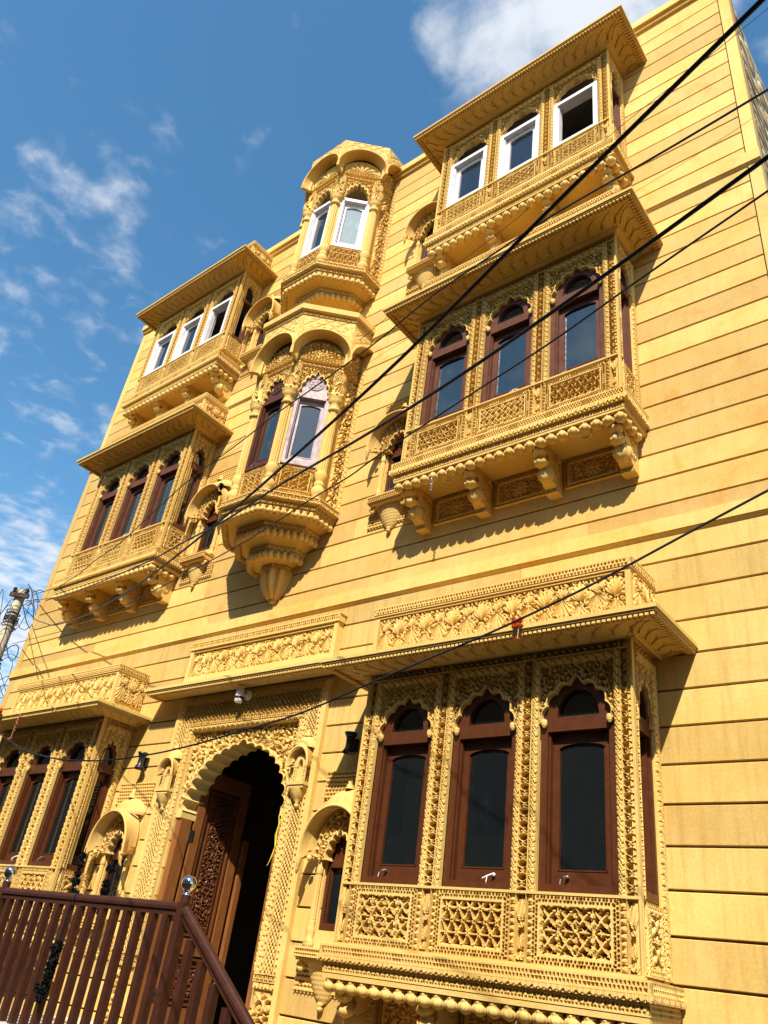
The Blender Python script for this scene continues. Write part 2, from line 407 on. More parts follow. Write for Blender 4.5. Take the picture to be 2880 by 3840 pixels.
def P_beads(U, V, w, h):
    """knobs set one above another"""
    p = w*1.25; b = fr(V/p)-.5; a = (U-w/2)/w
    r = np.hypot(a, b*1.2)
    tri = (np.abs(a) < .42-.8*np.abs(b+.05)) & (np.abs(b) < .40)
    return np.where(r < .30, .55+.45*np.sqrt(np.maximum(0, 1-(r/.30)**2)), np.where(tri, .55, np.where(np.abs(b) > .44, .05, .40)))
def P_leafrow(p=.05):
    """band of small hanging leaves (kapota moulding)"""
    def f(U, V, w, h):
        x = fr(U/p)-.5; t = 1-V/h
        m = np.abs(x) < .46*(1-np.clip((t-.35)/.65, 0, 1)**2)
        return np.where(m, .95-.5*np.abs(x)-.25*(np.abs(x) < .05), .15)
    return f
def P_curl(p=.16):
    """shallow curling leaf lines cut in an eave soffit"""
    def f(U, V, w, h):
        x = U/p+.55*np.sin(V/h*PI*.9); l = np.abs(fr(x)-.5); y = V/h
        l2 = np.abs(fr(x*1+.25+.25*np.sin(V/h*7))-.5)
        return 1-.9*((l < .06) & (y > .08) & (y < .92))-.6*((l2 < .045) & (y > .45) & (y < .95))
    return f
def P_scale(p=.032):
    def f(U, V, w, h):
        rows = max(1, round(h/p)); v = V/h*rows; row = np.floor(np.minimum(v, rows-1e-6)); u = fr(U/(p*1.15)+.5*(row % 2))-.5; b = fr(v)
        r = np.hypot(u*1.0, b-.05)
        return np.where(r < .47, 0.0+.2*(r < .18), 1.0)
    return f
def P_shell(n):
    def f(T, R): return .35+.65*np.abs(np.cos(T*n/2))*(.55+.45*R)
    return f

# ------------------------------------------------------------------ arches
def cusp_curve(uc, z0, rx, rz, lobes=9, depth=.13, tip=.10, n=110):
    th = np.linspace(0, PI, n)
    g = (1-depth)+depth*np.abs(np.sin(lobes*th))**.75
    a = np.abs(th-PI/2)
    ze = tip*np.exp(-(a/.10)**2)
    return np.stack([uc-rx*g*np.cos(th), z0+rz*(g+ze)*np.sin(th)/(1+tip)], 1)
def smooth_curve(uc, z0, rx, rz, n=40, pw=1.0):
    th = np.linspace(0, PI, n)
    return np.stack([uc-rx*np.cos(th), z0+rz*np.sin(th)**pw], 1)
def to_rect(C, uc, u0, u1, z0, z1):
    """for every curve point the point on the rectangle (open below z0) it looks at"""
    n = len(C); th = np.linspace(0, PI, n)
    hw = (u1-u0)/2; hh = z1-z0
    x = -np.cos(th)*hw; y = np.sin(th)*hh
    k = 1/np.maximum(np.abs(x)/hw, np.abs(y)/hh+1e-9)
    R = np.stack([(u0+u1)/2+x*k, z0+np.maximum(y*k, 0)], 1)
    for sx in (-1, 1):
        j = np.argmin(np.hypot(R[:, 0]-((u0+u1)/2+sx*hw), R[:, 1]-z1)); R[j] = ((u0+u1)/2+sx*hw, z1)
    return R
def arch_plate(mb, F, C, R, d0, d1, fn=None, m=2, lip=None, rim=.16):
    """stone between an arch curve C and an outer line R; relief on its face; the reveal goes back to lip"""
    s = np.linspace(0, 1, m)
    P = C[:, None, :]*(1-s)[None, :, None]+R[:, None, :]*s[None, :, None]
    if fn is None: D = np.full(P.shape[:2], d1)
    else:
        U, Z = P[..., 0], P[..., 1]
        H = np.clip(fn(U-U.min(), Z-Z.min(), np.ptp(U), np.ptp(Z)), 0, 1)
        H = np.where((s[None, :] < rim) | (s[None, :] > .97), 1, H); D = d0+(d1-d0)*H
    grid(mb, F(P[..., 0], D, P[..., 1]))
    b = d0-.01 if lip is None else lip
    grid(mb, np.stack([F(C[:, 0], D[:, 0], C[:, 1]), F(C[:, 0], b, C[:, 1])], 0))
    grid(mb, np.stack([F(R[:, 0], D[:, -1], R[:, 1]), F(R[:, 0], b, R[:, 1])], 0))
    for k in (0, -1):
        grid(mb, np.stack([F(P[k, :, 0], D[k], P[k, :, 1]), F(P[k, :, 0], np.full(m, b), P[k, :, 1])], 0))
def plate(mb, F, C, zb, d):
    """flat infill under a curve down to the line z=zb (a pane)"""
    P = np.stack([C, np.stack([C[:, 0], np.full(len(C), zb)], 1)], 1)
    grid(mb, F(P[..., 0], d, P[..., 1]))

# ------------------------------------------------------------------ windows
def rosette(F, uc, zc, r, d, mat, parent):
    mb = MB()
    T, R = np.meshgrid(np.linspace(0, 2*PI, 65), np.linspace(0, 1, 12), indexing='ij')
    H = np.where(R < .22, 1, np.where(np.abs(R-.93) < .08, 1, np.where(np.abs(np.cos(T*4)) > .35+.3*np.abs(R-.55), .85*np.sin(PI*np.clip((R-.2)/.72, 0, 1))**.5, 0)))
    grid(mb, F(uc+r*R*np.cos(T), d-.012+.022*H, zc+r*R*np.sin(T)))
    return mb.obj('rosette', mat, parent)
def casement(F, parent, uc, hw, z0, zm, za, df, mat, gmat, arch='lunette', sash=True, latch=0, top=None, glass_h=None):
    """frame (the window itself) > sash, pane, fanlight, latch"""
    mb = MB(); st = hw*.19; tr = .055; rec = .03
    for a, b in ((uc-hw, uc-hw+st), (uc+hw-st, uc+hw)): box(mb, F, a, b, df-.125, df, z0, zm)
    box(mb, F, uc-hw+st, uc+hw-st, df-.125, df, z0, z0+.05)
    box(mb, F, uc-hw+st, uc+hw-st, df-.125, df, zm-tr, zm)
    # moulded inner lip
    for a, b in ((uc-hw+st, uc-hw+st+.012), (uc+hw-st-.012, uc+hw-st)): box(mb, F, a, b, df-.09, df-.022, z0+.05, zm-tr)
    lz = zm+.045; lr = hw*.56
    if arch == 'lunette':
        box(mb, F, uc-hw, uc+hw, df-.10, df-.002, zm, lz)
        C = smooth_curve(uc, lz, lr, (za-lz)*.68, 32); R = to_rect(C, uc, uc-hw, uc+hw, lz, za+.04)
        arch_plate(mb, F, C, R, df-.03, df-.002, None, 2, df-.05)
    elif arch == 'rosette':
        C = smooth_curve(uc, zm, hw*.97, (za-zm)*1.04, 32)
        P = np.stack([C, np.stack([C[:, 0], np.full(len(C), zm)], 1)], 1); grid(mb, F(P[..., 0], df-.02, P[..., 1]))
    w = mb.obj('window', mat, parent)
    if arch == 'lunette':
        g = MB(); plate(g, F, C, lz, df-.04); g.obj('fanlight', gmat, w)
    elif arch == 'rosette':
        rosette(F, uc, zm+(za-zm)*.50, hw*.48, df-.02, mat, w)
    if sash:
        sb = MB(); s0 = hw-st-.006; g0 = hw*.61; sd = df-.062
        b0, b1 = z0+.052, zm-tr-.004
        gz0 = b0+.085; gz1 = b1-(b1-b0)*.07; seg = .045 if hw > .2 else .06
        for sx in (-1, 1):
            a, b = sorted((uc+sx*s0, uc+sx*g0)); box(sb, F, a, b, sd-.045, sd, b0, b1)
        box(sb, F, uc-g0, uc+g0, sd-.045, sd, b0, gz0)
        C2 = smooth_curve(uc, gz1-seg, g0, seg, 24, .8); R2 = np.stack([C2[:, 0], np.full(24, b1)], 1)
        arch_plate(sb, F, C2, R2, sd-.02, sd, None, 2, sd-.045)
        # thin bead round the glass
        for a, b, c, d in ((uc-g0, uc-g0+.009, gz0, gz1-seg), (uc+g0-.009, uc+g0, gz0, gz1-seg), (uc-g0, uc+g0, gz0, gz0+.009)): box(sb, F, a, b, sd-.02, sd+.004, c, d)
        sb.obj('sash', mat, w)
        g = MB(); plate(g, F, C2, gz0, sd-.018); g.obj('pane', gmat, w)
        if latch:
            lb = MB(); o = uc+hw*(-.35 if latch > 0 else .35); zl = z0+.10
            c = F(o, sd+.012, zl); ball(lb, c, .013, 8, 5); sd = sd+.02
            tube(lb, [F(o, sd+.004, zl+.004), F(o-.012, sd+.02, zl-.006), F(o-.03, sd+.026, zl-.014), F(o-.065, sd+.028, zl-.03)], .0055, 6)
            tube(lb, [F(o-.03, sd+.026, zl-.014), F(o-.028, sd+.04, zl-.05), F(o-.02, sd+.038, zl-.085)], .003, 5)
            lb.obj('latch', M['steel'] if latch > 0 else M['plastic'], w)
    return w

# ------------------------------------------------------------------ bay windows (jharokhas)
def bud_mesh(name, r, h, mat, n=12):
    mb = MB()
    prof = [(r*.55, 0), (r*.62, -h*.08), (r*.50, -h*.14), (r*.72, -h*.20), (r*.74, -h*.26), (r*.60, -h*.31), (r*.90, -h*.42), (r*1.0, -h*.56), (r*.95, -h*.70), (r*.70, -h*.84), (r*.30, -h*.95), (.001, -h)]
    lathe(mb, (0, 0, 0), prof, 32, flute=.085, nf=8)
    return mb.mesh(name, mat, True)
def leaf_mesh(name, mat, flip=1, L=.20, Wd=.13, dep=.030, lobes=7, spread=1.45, stems=False):
    """carved palmette: a ribbed, scalloped fan leaf between two curling stems (u, d, z local)"""
    mb = MB(); nt_, nr = lobes*6+1, 9
    th = np.linspace(-spread, spread, nt_)[:, None]; r = np.linspace(.04, 1, nr)[None, :]
    k = th/spread*lobes/2
    out = L*(.42+.58*np.cos(th*.62)**1.6)*(1-.20*np.abs(np.sin(PI*k))**1.5)
    rib = np.abs(np.cos(PI*k))
    H = dep*(.35+.65*rib)*np.sin(PI*np.clip(r*.80+.16, 0, 1))**.7*(1-.25*(np.abs(fr(k+.5)-.5) < .07))
    a = th*(1-.18*r)
    X = Wd/.15*.74*out*r*np.sin(a); Z = out*r*np.cos(a)+L*.10
    grid(mb, np.stack([X, -H-0*X, Z*flip], -1))
    E_ = np.stack([X[:, -1], -H[:, -1], Z[:, -1]*flip], -1); B_ = E_.copy(); B_[:, 1] = 0; grid(mb, np.stack([E_, B_], 1))
    if stems:
        for s in (-1, 1):
            t = np.linspace(0, 1, 16); x = s*(.012+Wd*.62*np.sin(t*PI*.62)); z = flip*(-.02+L*.98*t)
            tube(mb, np.stack([x, np.full(16, -dep*.55), z], 1), np.linspace(.008, .005, 16), 5)
            t = np.linspace(0, 2.6*PI, 16); rr = .026*(1-t/(3.2*PI)); tube(mb, np.stack([s*(Wd*.40+rr*np.cos(t)), np.full(16, -dep*.6), flip*(L*.93+rr*np.sin(t))], 1), .008, 5)
    return mb.mesh(name, mat)
def bracket(parent, F, uc, zt, mat, budm):
    mb = MB(); w = .055
    prof = [(0, 0), (.37, 0), (.37, -.05), (.33, -.075), (.27, -.085), (.25, -.12), (.27, -.16), (.24, -.19), (.19, -.20), (.175, -.235), (.19, -.27), (.17, -.31), (.10, -.335), (.10, -.37), (0, -.37)]
    prism(mb, F, [(d, zt+z) for d, z in prof], uc-w, uc+w, 'dz')
    # volutes on both cheeks, fluted belly, checker foot
    for sx in (-1, 1):
        for cd_, cz_, r in ((.11, -.08, .07), (.12, -.22, .055)):
            t = np.linspace(0, 4.2*PI, 40); rr = r*(1-t/(4.6*PI))
            tube(mb, F(uc+sx*(w+.002), cd_+rr*np.cos(t), zt+cz_+rr*np.sin(t)), .009, 5, False)
    b = MB()
    b_ = bracket_belly(b, F, uc, zt)
    o = mb.obj('bracket', mat, parent)
    b.obj('fluted_belly', mat, o, True)
    relief_box = MB(); relief(relief_box, F, uc-w-.006, uc+w+.006, zt-.372, zt-.335, .09, .112, P_check(.02), .006, .05)
    relief_box.obj('foot_block', mat, o)
    for d_, z_ in ((.335, -.02), (.295, -.105)):
        p = F(uc, d_, zt+z_); link('bud', budm, o, None, p)
    return o
def bracket_belly(mb, F, uc, zt):
    th = np.linspace(0, 2*PI, 28, endpoint=False); ph = np.linspace(.05, PI-.05, 10)
    R = (1+.10*np.cos(7*th))[:, None]
    P = F(uc+.074*R*np.cos(th)[:, None]*np.sin(ph), .195+.078*R*np.sin(th)[:, None]*np.sin(ph), zt-.24+.088*np.cos(ph)[None, :]*np.ones((28, 1)))
    grid(mb, P, closed=True)
FD = .415      # how far the bay fronts stand out of the wall
HB = 1.15      # half width of a bay
WC = (-.73, 0.0, .73)
def bay(label, group, lv, kind):
    root = thing('bay_window', label, 'bay window', group)
    mat = M['carved_low'] if kind == 'G' else M['carved']
    side = {1: Fr((HB, -FD, 0), (0, 1, 0), (1, 0, 0)), -1: Fr((-HB, 0, 0), (0, -1, 0), (-1, 0, 0))}
    st = .0065 if kind == 'G' else .0078
    zs, zm, za, zr, zl = lv['sill'], lv['mid'], lv['apex'], lv['rope'], lv['lat']
    p0, p1 = lv['p0'], lv['p1']; f = FD
    # carcass behind the carving
    mb = MB()
    for a, b in ((-1.112, -1.008), (-.452, -.278), (.278, .452), (1.008, 1.112)): box(mb, FRONT, a, b, f-.16, f-.100, p0-.03, zl+.02)
    box(mb, FRONT, -1.008, 1.008, f-.15, f-.092, p0-.03, zs-.002)
    box(mb, FRONT, -1.008, 1.008, f-.15, f-.080, za+.07, zl+.018)
    for s in (-1, 1):
        F = side[s]; g = (lambda y: y) if s > 0 else (lambda y: FD-y)
        def sb(y0, y1, d0, d1, z0, z1):
            a, b = sorted((g(y0), g(y1))); box(mb, F, a, b, d0, d1, z0, z1)
        sb(.050, .075, -.10, -.036, p0-.03, zl+.02); sb(.335, FD, -.10, -.020, p0-.03, zl+.02)
        sb(.075, .335, -.10, -.040, p0-.03, zs-.002); sb(.075, .335, -.10, -.040, za+.03, zl+.018)
    box(mb, FRONT, -HB-.03, HB+.03, .0, f+.03, lv['b3'], lv['b3']+.035)
    mb.obj('carcass', mat, root)
    mb = MB(); box(mb, FRONT, -1.0, 1.0, -.05, f-.155, za+.058, za+.066); mb.obj('blackout_board', M['plaster'], root); mb = MB(); box(mb, FRONT, -1.0, 1.0, -.05, f-.155, p0-.02, p0-.01); mb.obj('floor_board', M['plaster'], root)  # dark upper board added in place of shade, so the arch openings read black
    # front carving
    for k, (a, b) in enumerate(((-1.135, -1.055), (-.405, -.325), (.325, .405), (1.055, 1.135))):
        m = MB(); relief(m, FRONT, a, b, zs, zl, f-.096, f, P_lattice(.080), .0048); m.obj('lattice_strip', mat, root)
        m = MB(); relief(m, FRONT, a+.004, b-.004, p0, zs-.018, f-.060, f+.006, P_vase, st); m.obj('vase_panel', mat, root)
        for x in (a-.004, b):
            m = MB(); relief(m, FRONT, x-.034, x-.002, p0, zs-.02, f-.03, f+.008, P_beads, st) if False else None
    # plain corner edges and rails
    m = MB()
    for s in (-1, 1): box(m, FRONT, *sorted((s*1.1355, s*1.15)), f-.036, f+.003, p0-.03, zl)
    box(m, FRONT, -1.135, 1.135, f-.036, f+.006, zs-.017, zs-.001); box(m, FRONT, -1.135, 1.135, f-.036, f+.004, p0-.03, p0-.001)
    box(m, FRONT, -1.12, 1.12, f-.036, f+.004, zr+.001, zr+.012)
    m.obj('plain_rail', mat, root)
    m = MB(); relief(m, FRONT, -1.055, 1.055, zr+.012, zl, f-.075, f-.002, P_lattice(zl-zr-.012), st); m.obj('top_lattice', mat, root)
    pats = [P_star(.125), P_hex(.085), P_star(.112)] if kind == 'G' else ([P_hex(.075), P_trellis(.07), P_hex(.072)] if kind == 'M' else [P_trellis(.058), P_trellis(.05), P_trellis(.055)])
    for i, uc in enumerate(WC):
        m = MB()
        for s in (-1, 1): relief(m, FRONT, *sorted((uc+s*.323, uc+s*.280)), zs, zr, f-.035, f+.012, P_rope(.062), st)
        relief(m, FRONT, uc-.280, uc+.280, zr-.05, zr, f-.035, f+.012, P_rope(.062, 'u'), st)
        m.obj('rope_moulding', mat, root)
        m = MB()
        C = cusp_curve(uc, zm, .262, za-zm, 7, .10, .11); R = to_rect(C, uc, uc-.280, uc+.280, zm, zr-.05)
        arch_plate(m, FRONT, C, R, f-.062, f-.012, P_scroll(.070, 3+i), 22, f-(.066 if kind == 'T' else .085), .12)
        for s in (-1, 1):   # curled foot of the arch
            lathe(m, (uc+s*.240, -(f-.028), zm-.035), [(.001, .0), (.012, .006), (.020, .022), (.022, .042), (.018, .06)], 10)
        m.obj('cusped_arch', mat, root)
        for s in (-1, 1):
            m = MB(); relief(m, FRONT, *sorted((uc+s*.318, uc+s*.286)), p0, zs-.02, f-.03, f+.010, P_beads, st); m.obj('beaded_strip', mat, root)
        m = MB(); relief(m, FRONT, uc-.282, uc+.282, p0, p1, f-.090, f+.002, P_framed(pats[i], .042), st); m.obj('pierced_panel', mat, root)
        if kind == 'T':
            op = i == 2
            casement(FRONT, root, uc, .272, zs, zm, za, f-.004, M['white'], M['glass_top'], 'none', not op)
        else:
            casement(FRONT, root, uc, .276, zs, zm, za, f-.052, M['brown' if kind == 'G' else 'brown_mid'], M['glass_low'] if kind == 'G' else M['glass_mid'], 'lunette', True, (1, -1, 1)[i])
    # flanks
    for s in (-1, 1):
        F = side[s]; g = (lambda y: y) if s > 0 else (lambda y: FD-y)
        def rr(mb_, y0, y1, z0, z1, d0, d1, fn): relief(mb_, F, *sorted((g(y0), g(y1))), z0, z1, d0, d1, fn, st)
        m = MB(); rr(m, .012, .068, zs, zl, -.034, 0, P_lattice(.056)); m.obj('lattice_strip', mat, root)
        m = MB(); rr(m, .012, .068, p0, zs-.018, -.034, .004, P_vase); m.obj('vase_panel', mat, root)
        m = MB(); rr(m, .340, .412, p0, zr, -.02, .012, P_rope(.062)); m.obj('rope_moulding', mat, root)
        m = MB(); rr(m, .070, .338, zr+.012, zl, -.034, -.002, P_lattice(zl-zr-.012)); m.obj('top_lattice', mat, root)
        m = MB(); rr(m, .070, .338, zr-.045, zr+.01, -.034, .012, P_rope(.062, 'u')); m.obj('rope_moulding', mat, root)
        uc = g(.204); m = MB(); C = cusp_curve(uc, zm, .118, za-zm, 7); R = to_rect(C, uc, uc-.134, uc+.134, zm, zr-.045)
        arch_plate(m, F, C, R, -.024, -.002, P_scroll(.07, 8), 10, -.05); m.obj('cusped_arch', mat, root)
        m = MB(); rr(m, .076, .332, p0, p1, -.034, .002, P_framed(pats[0], .030)); m.obj('pierced_panel', mat, root)
        if kind == 'T': casement(F, root, uc, .130, zs, zm, za, -.02, M['brown_mid'], M['glass_top'], 'none', False)
        else: casement(F, root, uc, .132, zs, zm, za, -.028, M['brown' if kind == 'G' else 'brown_mid'], M['glass_low'] if kind == 'G' else M['glass_mid'], 'lunette', True)
    # base ledges all round
    b0, b1, b2, b3 = lv['b0'], lv['b1'], lv['b2'], lv['b3']
    def ring(name, proj, z0, z1, d0, fn, cap=True, stp=.0062):
        m = MB()
        box(m, FRONT, -HB-proj+.02, HB+proj-.02, .0, f+proj-.022, z0, z1)
        relief(m, FRONT, -HB-proj, HB+proj, z0, z1, f+proj-.02, f+proj, fn, stp, .004)
        for s in (-1, 1):
            F = Fr((HB+proj, -f-proj, 0), (0, 1, 0), (1, 0, 0)) if s > 0 else Fr((-HB-proj, 0, 0), (0, -1, 0), (-1, 0, 0))
            relief(m, F, .0, f+proj, z0, z1, -.02, 0, fn, stp, .004)
        if cap:
            box(m, FRONT, -HB-proj, HB+proj, .002, f+proj, z1+.0005, z1+.012); box(m, FRONT, -HB-proj, HB+proj, .002, f+proj, z0-.008, z0-.0005)
        return m.obj(name, mat, root)
    ring('checker_band', .063, b1+.012, b0-.014, 0, P_check(.024))
    ring('leaf_moulding', .075, b2+.004, b1+.002, 0, P_leafrow(.04), False)
    ring('checker_band', .035, b2-(b2-b3)*.55, b2-.010, 0, P_check(.022))
    ring('leaf_moulding', .018, b3+.002, b2-(b2-b3)*.55-.010, 0, P_leafrow(.05), False)
    bm = bud_mesh('pendant_bud', .050 if kind == 'G' else .052, b3-lv['pend']+.01, mat)
    n = 23
    for i in range(n): link('pendant_bud', bm, root, None, (-1.13+2.26*i/(n-1), -f+.012, b3+.012))
    for s in (-1, 1):
        for i in range(3): link('pendant_bud', bm, root, None, (s*1.13, -f+.11+.10*i, b3+.012))
    sm_ = bud_mesh('bud', .062, .115, mat)
    if kind != 'x':
        for u in (-1.05, -.36, .36, 1.05): bracket(root, FRONT, u, b3-.004, mat, sm_)
        for a, b in ((-.96, -.45), (-.27, .27), (.45, .96)):
            m = MB(); relief(m, FRONT, a, b, b3-.31, b3-.02, .004, .034, P_framed(P_flower, .024, .02, .01), .0085); m.obj('carved_back_panel', mat, root)
    # eave
    ez = lv['eave']; hw = 1.456; dp = .74; em = M['eave'] if kind != 'G' else mat
    m = MB(); box(m, FRONT, -hw, hw, .002, dp, ez-.030, ez)
    box(m, FRONT, -hw+.012, hw-.012, .002, dp-.012, ez-.045, ez-.031)
    for s in (-1, 1): box(m, FRONT, *sorted((s*hw, s*(hw-.004))), .002, dp, ez-.030, ez) if False else None
    ev = m.obj('eave', em, root)
    # soffit: three curled-leaf sheets and a cove
    m = MB()
    def sheet(pa, pb, pc, pd, fn, nrm, nu, nv, amp=.018):
        a, b = np.meshgrid(np.linspace(0, 1, nu), np.linspace(0, 1, nv), indexing='ij')
        A = [np.array(x, float) for x in (pa, pb, pc, pd)]
        P = (A[0]*(1-a)[..., None]+A[1]*a[..., None])*(1-b)[..., None]+(A[3]*(1-a)[..., None]+A[2]*a[..., None])*b[..., None]
        Lu = np.linalg.norm(A[1]-A[0]); Lv = np.linalg.norm(A[3]-A[0])
        H = fn(a*Lu, b*Lv, Lu, Lv)
        grid(m, P+((H-1)*amp)[..., None]*np.array(nrm))
    z1 = ez-.047; z0 = ez-.075; i0, i1 = HB+.05, hw-.075; j0, j1 = f+.05, dp-.075
    sheet((-i1, -j1, z1), (i1, -j1, z1), (i0, -j0, z0), (-i0, -j0, z0), P_curl(.15), (0, 0, -1), 190, 14)
    for s in (-1, 1):
        sheet((s*i1, -j1, z1), (s*i1, 0, z1), (s*i0, 0, z0), (s*i0, -j0, z0), P_curl(.15), (0, 0, -1), 50, 14)
    # cove moulding down to the bay head
    for (ia, ja, za_), (ib, jb, zb_) in (((i0, j0, z0), (HB+.045, f+.045, z0-.012)), ((HB+.045, f+.045, z0-.012), (HB+.012, f+.012, zl+.004)), ((HB+.012, f+.012, zl+.004), (HB-.05, f-.05, zl-.002))):
        sheet((-ia, -ja, za_), (ia, -ja, za_), (ib, -jb, zb_), (-ib, -jb, zb_), lambda U, V, w, h: np.ones(U.shape), (0, 0, -1), 2, 2)
        for s in (-1, 1): sheet((s*ia, -ja, za_), (s*ia, 0, za_), (s*ib, 0, zb_), (s*ib, -jb, zb_), lambda U, V, w, h: np.ones(U.shape), (0, 0, -1), 2, 2)
    m.obj('carved_soffit', em, ev)
    m = MB(); pit = .036
    def dent(F, a, b, dd, zz):
        n_ = int((b-a)/pit)
        for i in range(n_): x = a+(i+.5)*(b-a)/n_; box(m, F, x-.012, x+.012, dd-.028, dd, zz-.026, zz)
    SR = Fr((hw, -dp, 0), (0, 1, 0), (1, 0, 0)); SL = Fr((-hw, 0, 0), (0, -1, 0), (-1, 0, 0))
    for dd, zz in ((.020, ez-.044), (.052, ez-.046)):
        dent(FRONT, -hw+dd, hw-dd, dp-dd, zz); dent(SR, dd+.03, dp, -dd, zz); dent(SL, 0, dp-dd-.03, -dd, zz)
    d_ = m.obj('dentil_row', em, ev); d_['kind'] = 'stuff'
    # parapet box with palmettes over the eave
    t = lv['top']; bx = MB(); bw = 1.165; bd = .425
    box(bx, FRONT, -bw, bw, .002, bd-.03, ez+.002, t-.07); box(bx, FRONT, -bw-.015, bw+.015, .002, bd+.012, t-.085, t-.07)
    box(bx, FRONT, -bw-.02, bw+.02, .002, bd+.018, t-.014, t)
    for a in (-bw, bw-.04): box(bx, FRONT, a, a+.04, bd-.03, bd, ez+.002, t-.086)
    box(bx, FRONT, -bw+.04, bw-.04, bd-.03, bd, ez+.002, t-.43); box(bx, FRONT, -bw+.04, bw-.04, bd-.03, bd, t-.105, t-.086)
    for s in (-1, 1):
        F = Fr((bw, -bd, 0), (0, 1, 0), (1, 0, 0)) if s > 0 else Fr((-bw, 0, 0), (0, -1, 0), (-1, 0, 0))
    fb = bx.obj('parapet_box', mat, root)
    bm2 = MB(); relief(bm2, FRONT, -bw-.02, bw+.02, t-.069, t-.015, bd-.004, bd+.018, P_check(.027), .0062, .01)
    for s in (-1, 1):
        F = Fr((bw+.02, -bd-.018, 0), (0, 1, 0), (1, 0, 0)) if s > 0 else Fr((-bw-.02, 0, 0), (0, -1, 0), (-1, 0, 0))
        relief(bm2, F, 0, bd+.018, t-.069, t-.015, -.022, 0, P_check(.027), .0062, .01)
    bm2.obj('checker_band', mat, fb)
    palmettes(fb, Fr((0, 0, 0), (1, 0, 0), (0, -1, 0)), -bw+.05, bw-.05, t-.42, t-.11, bd-.028, mat, 16)
    for s in (-1, 1):
        F = Fr((bw, -bd, 0), (0, 1, 0), (1, 0, 0)) if s > 0 else Fr((-bw, 0, 0), (0, -1, 0), (-1, 0, 0))
        palmettes(fb, F, .04, bd-.02, t-.42, t-.11, .002, mat, 3)
    return root
LEAF = {}
def palmettes(parent, F, u0, u1, z0, z1, d, mat, n):
    key = mat.name
    if key not in LEAF:
        LEAF[key] = (leaf_mesh('carved_leaf', mat, 1, .185, .15), leaf_mesh('carved_leaf', mat, -1, .185, .15), leaf_mesh('carved_leaf', mat, 1, .115, .17, .026, 5, 1.2, False), leaf_mesh('carved_leaf', mat, -1, .125, .19, .026, 5, 1.2, False))
    ang = math.atan2(F.U[1], F.U[0]); h = z1-z0; w = (u1-u0)/n
    g = MB(); relief(g, F, u0, u1, z0, z1, d-.002, d+.020, P_scroll(w*.62, 17, .12), .0062, .004); g.obj('carved_ground', mat, parent)
    for i in range(n):
        u = u0+w*(i+.5); a = i % 2
        for me, z in (((LEAF[key][0], z0+h*.42), (LEAF[key][3], z0+h*.40)) if a else ((LEAF[key][1], z0+h*.62), (LEAF[key][2], z0+h*.58))):
            o = link('carved_leaf', me, parent, None, F(u, d, z)); o.rotation_euler = (0, 0, ang); o.scale = (w/.145, 1, h/.33)
LG = dict(sill=2.228, mid=3.295, apex=3.615, rope=3.757, lat=3.825, p0=1.832, p1=2.205, b0=1.812, b1=1.735, b2=1.700, b3=1.605, pend=1.515, eave=3.895, top=4.445)
LM = dict(sill=6.443, mid=7.440, apex=7.775, rope=7.890, lat=7.965, p0=6.068, p1=6.395, b0=6.012, b1=5.925, b2=5.868, b3=5.795, pend=5.700, eave=8.075, top=8.600)
LT = dict(sill=9.870, mid=10.715, apex=11.055, rope=11.140, lat=11.215, p0=9.525, p1=9.835, b0=9.385, b1=9.290, b2=9.235, b3=9.165, pend=9.060, eave=11.315, top=11.90)
BAYX = 3.105
bays = {}
for k, lv, lab in (('G', LG, ('ground floor bay window with brown frames beside the right side of the door', 'ground floor bay window with brown frames behind the maroon railing')),
                   ('M', LM, ('middle floor bay window with brown frames and a hanging chain, right of the oriel', 'middle floor bay window with brown frames near the left building edge')),
                   ('T', LT, ('top floor bay window with white frames near the rubble corner', 'top floor bay window with white frames, left of the small top oriel'))):
    b = bay(lab[0], 'carved sandstone bay windows', lv, k); b.location = (BAYX, 0, 0)
    c = copy_tree(b); c.location = (-BAYX-.02, 0, 0); c['label'] = lab[1]
    bays[k] = (b, c)
# ------------------------------------------------------------------ octagonal oriels
T8 = math.tan(PI/8); SQ = math.sqrt(.5)
OF = {'front': Fr((0, 0, 0), (1, 0, 0), (0, -1, 0)), 'diag_r': Fr((0, 0, 0), (SQ, SQ, 0), (SQ, -SQ, 0)), 'diag_l': Fr((0, 0, 0), (SQ, -SQ, 0), (-SQ, -SQ, 0)),
      'side_r': Fr((0, 0, 0), (0, 1, 0), (1, 0, 0)), 'side_l': Fr((0, 0, 0), (0, -1, 0), (-1, 0, 0))}
def octp(a): c = a*T8; return [(-a, -.002), (-a, -c), (-c, -a), (c, -a), (a, -c), (a, -.002)]
def octring(mb, lev, caps=True):
    P = np.array([[(x, y, z) for (x, y) in octp(a)] for a, z in lev]).transpose(1, 0, 2)
    grid(mb, P)
    if caps:
        for k in (0, -1): mb.ngon(P[:, k], [list(range(6))])
def urange(name, a):
    c = a*T8
    return {'side_r': (-c, -.004), 'side_l': (.004, c)}.get(name, (-c, c))
def octband(parent, name, a, z0, z1, fn, mat, dep=.02, step=.0075):
    m = MB(); octring(m, [(a-dep-.002, z0), (a-dep-.002, z1)])
    for k, F in OF.items():
        u0, u1 = urange(k, a); relief(m, F, u0, u1, z0, z1, a-dep, a, fn, step, .004)
    return m.obj(name, mat, parent)
def bud_row(parent, a, z, me, n):
    for k, F in OF.items():
        u0, u1 = urange(k, a); q = n if k in ('front', 'diag_r', 'diag_l') else max(1, n//2)
        for i in range(q): link('pendant_bud', me, parent, None, F(u0+(u1-u0)*(i+.5)/q, a-.012, z))
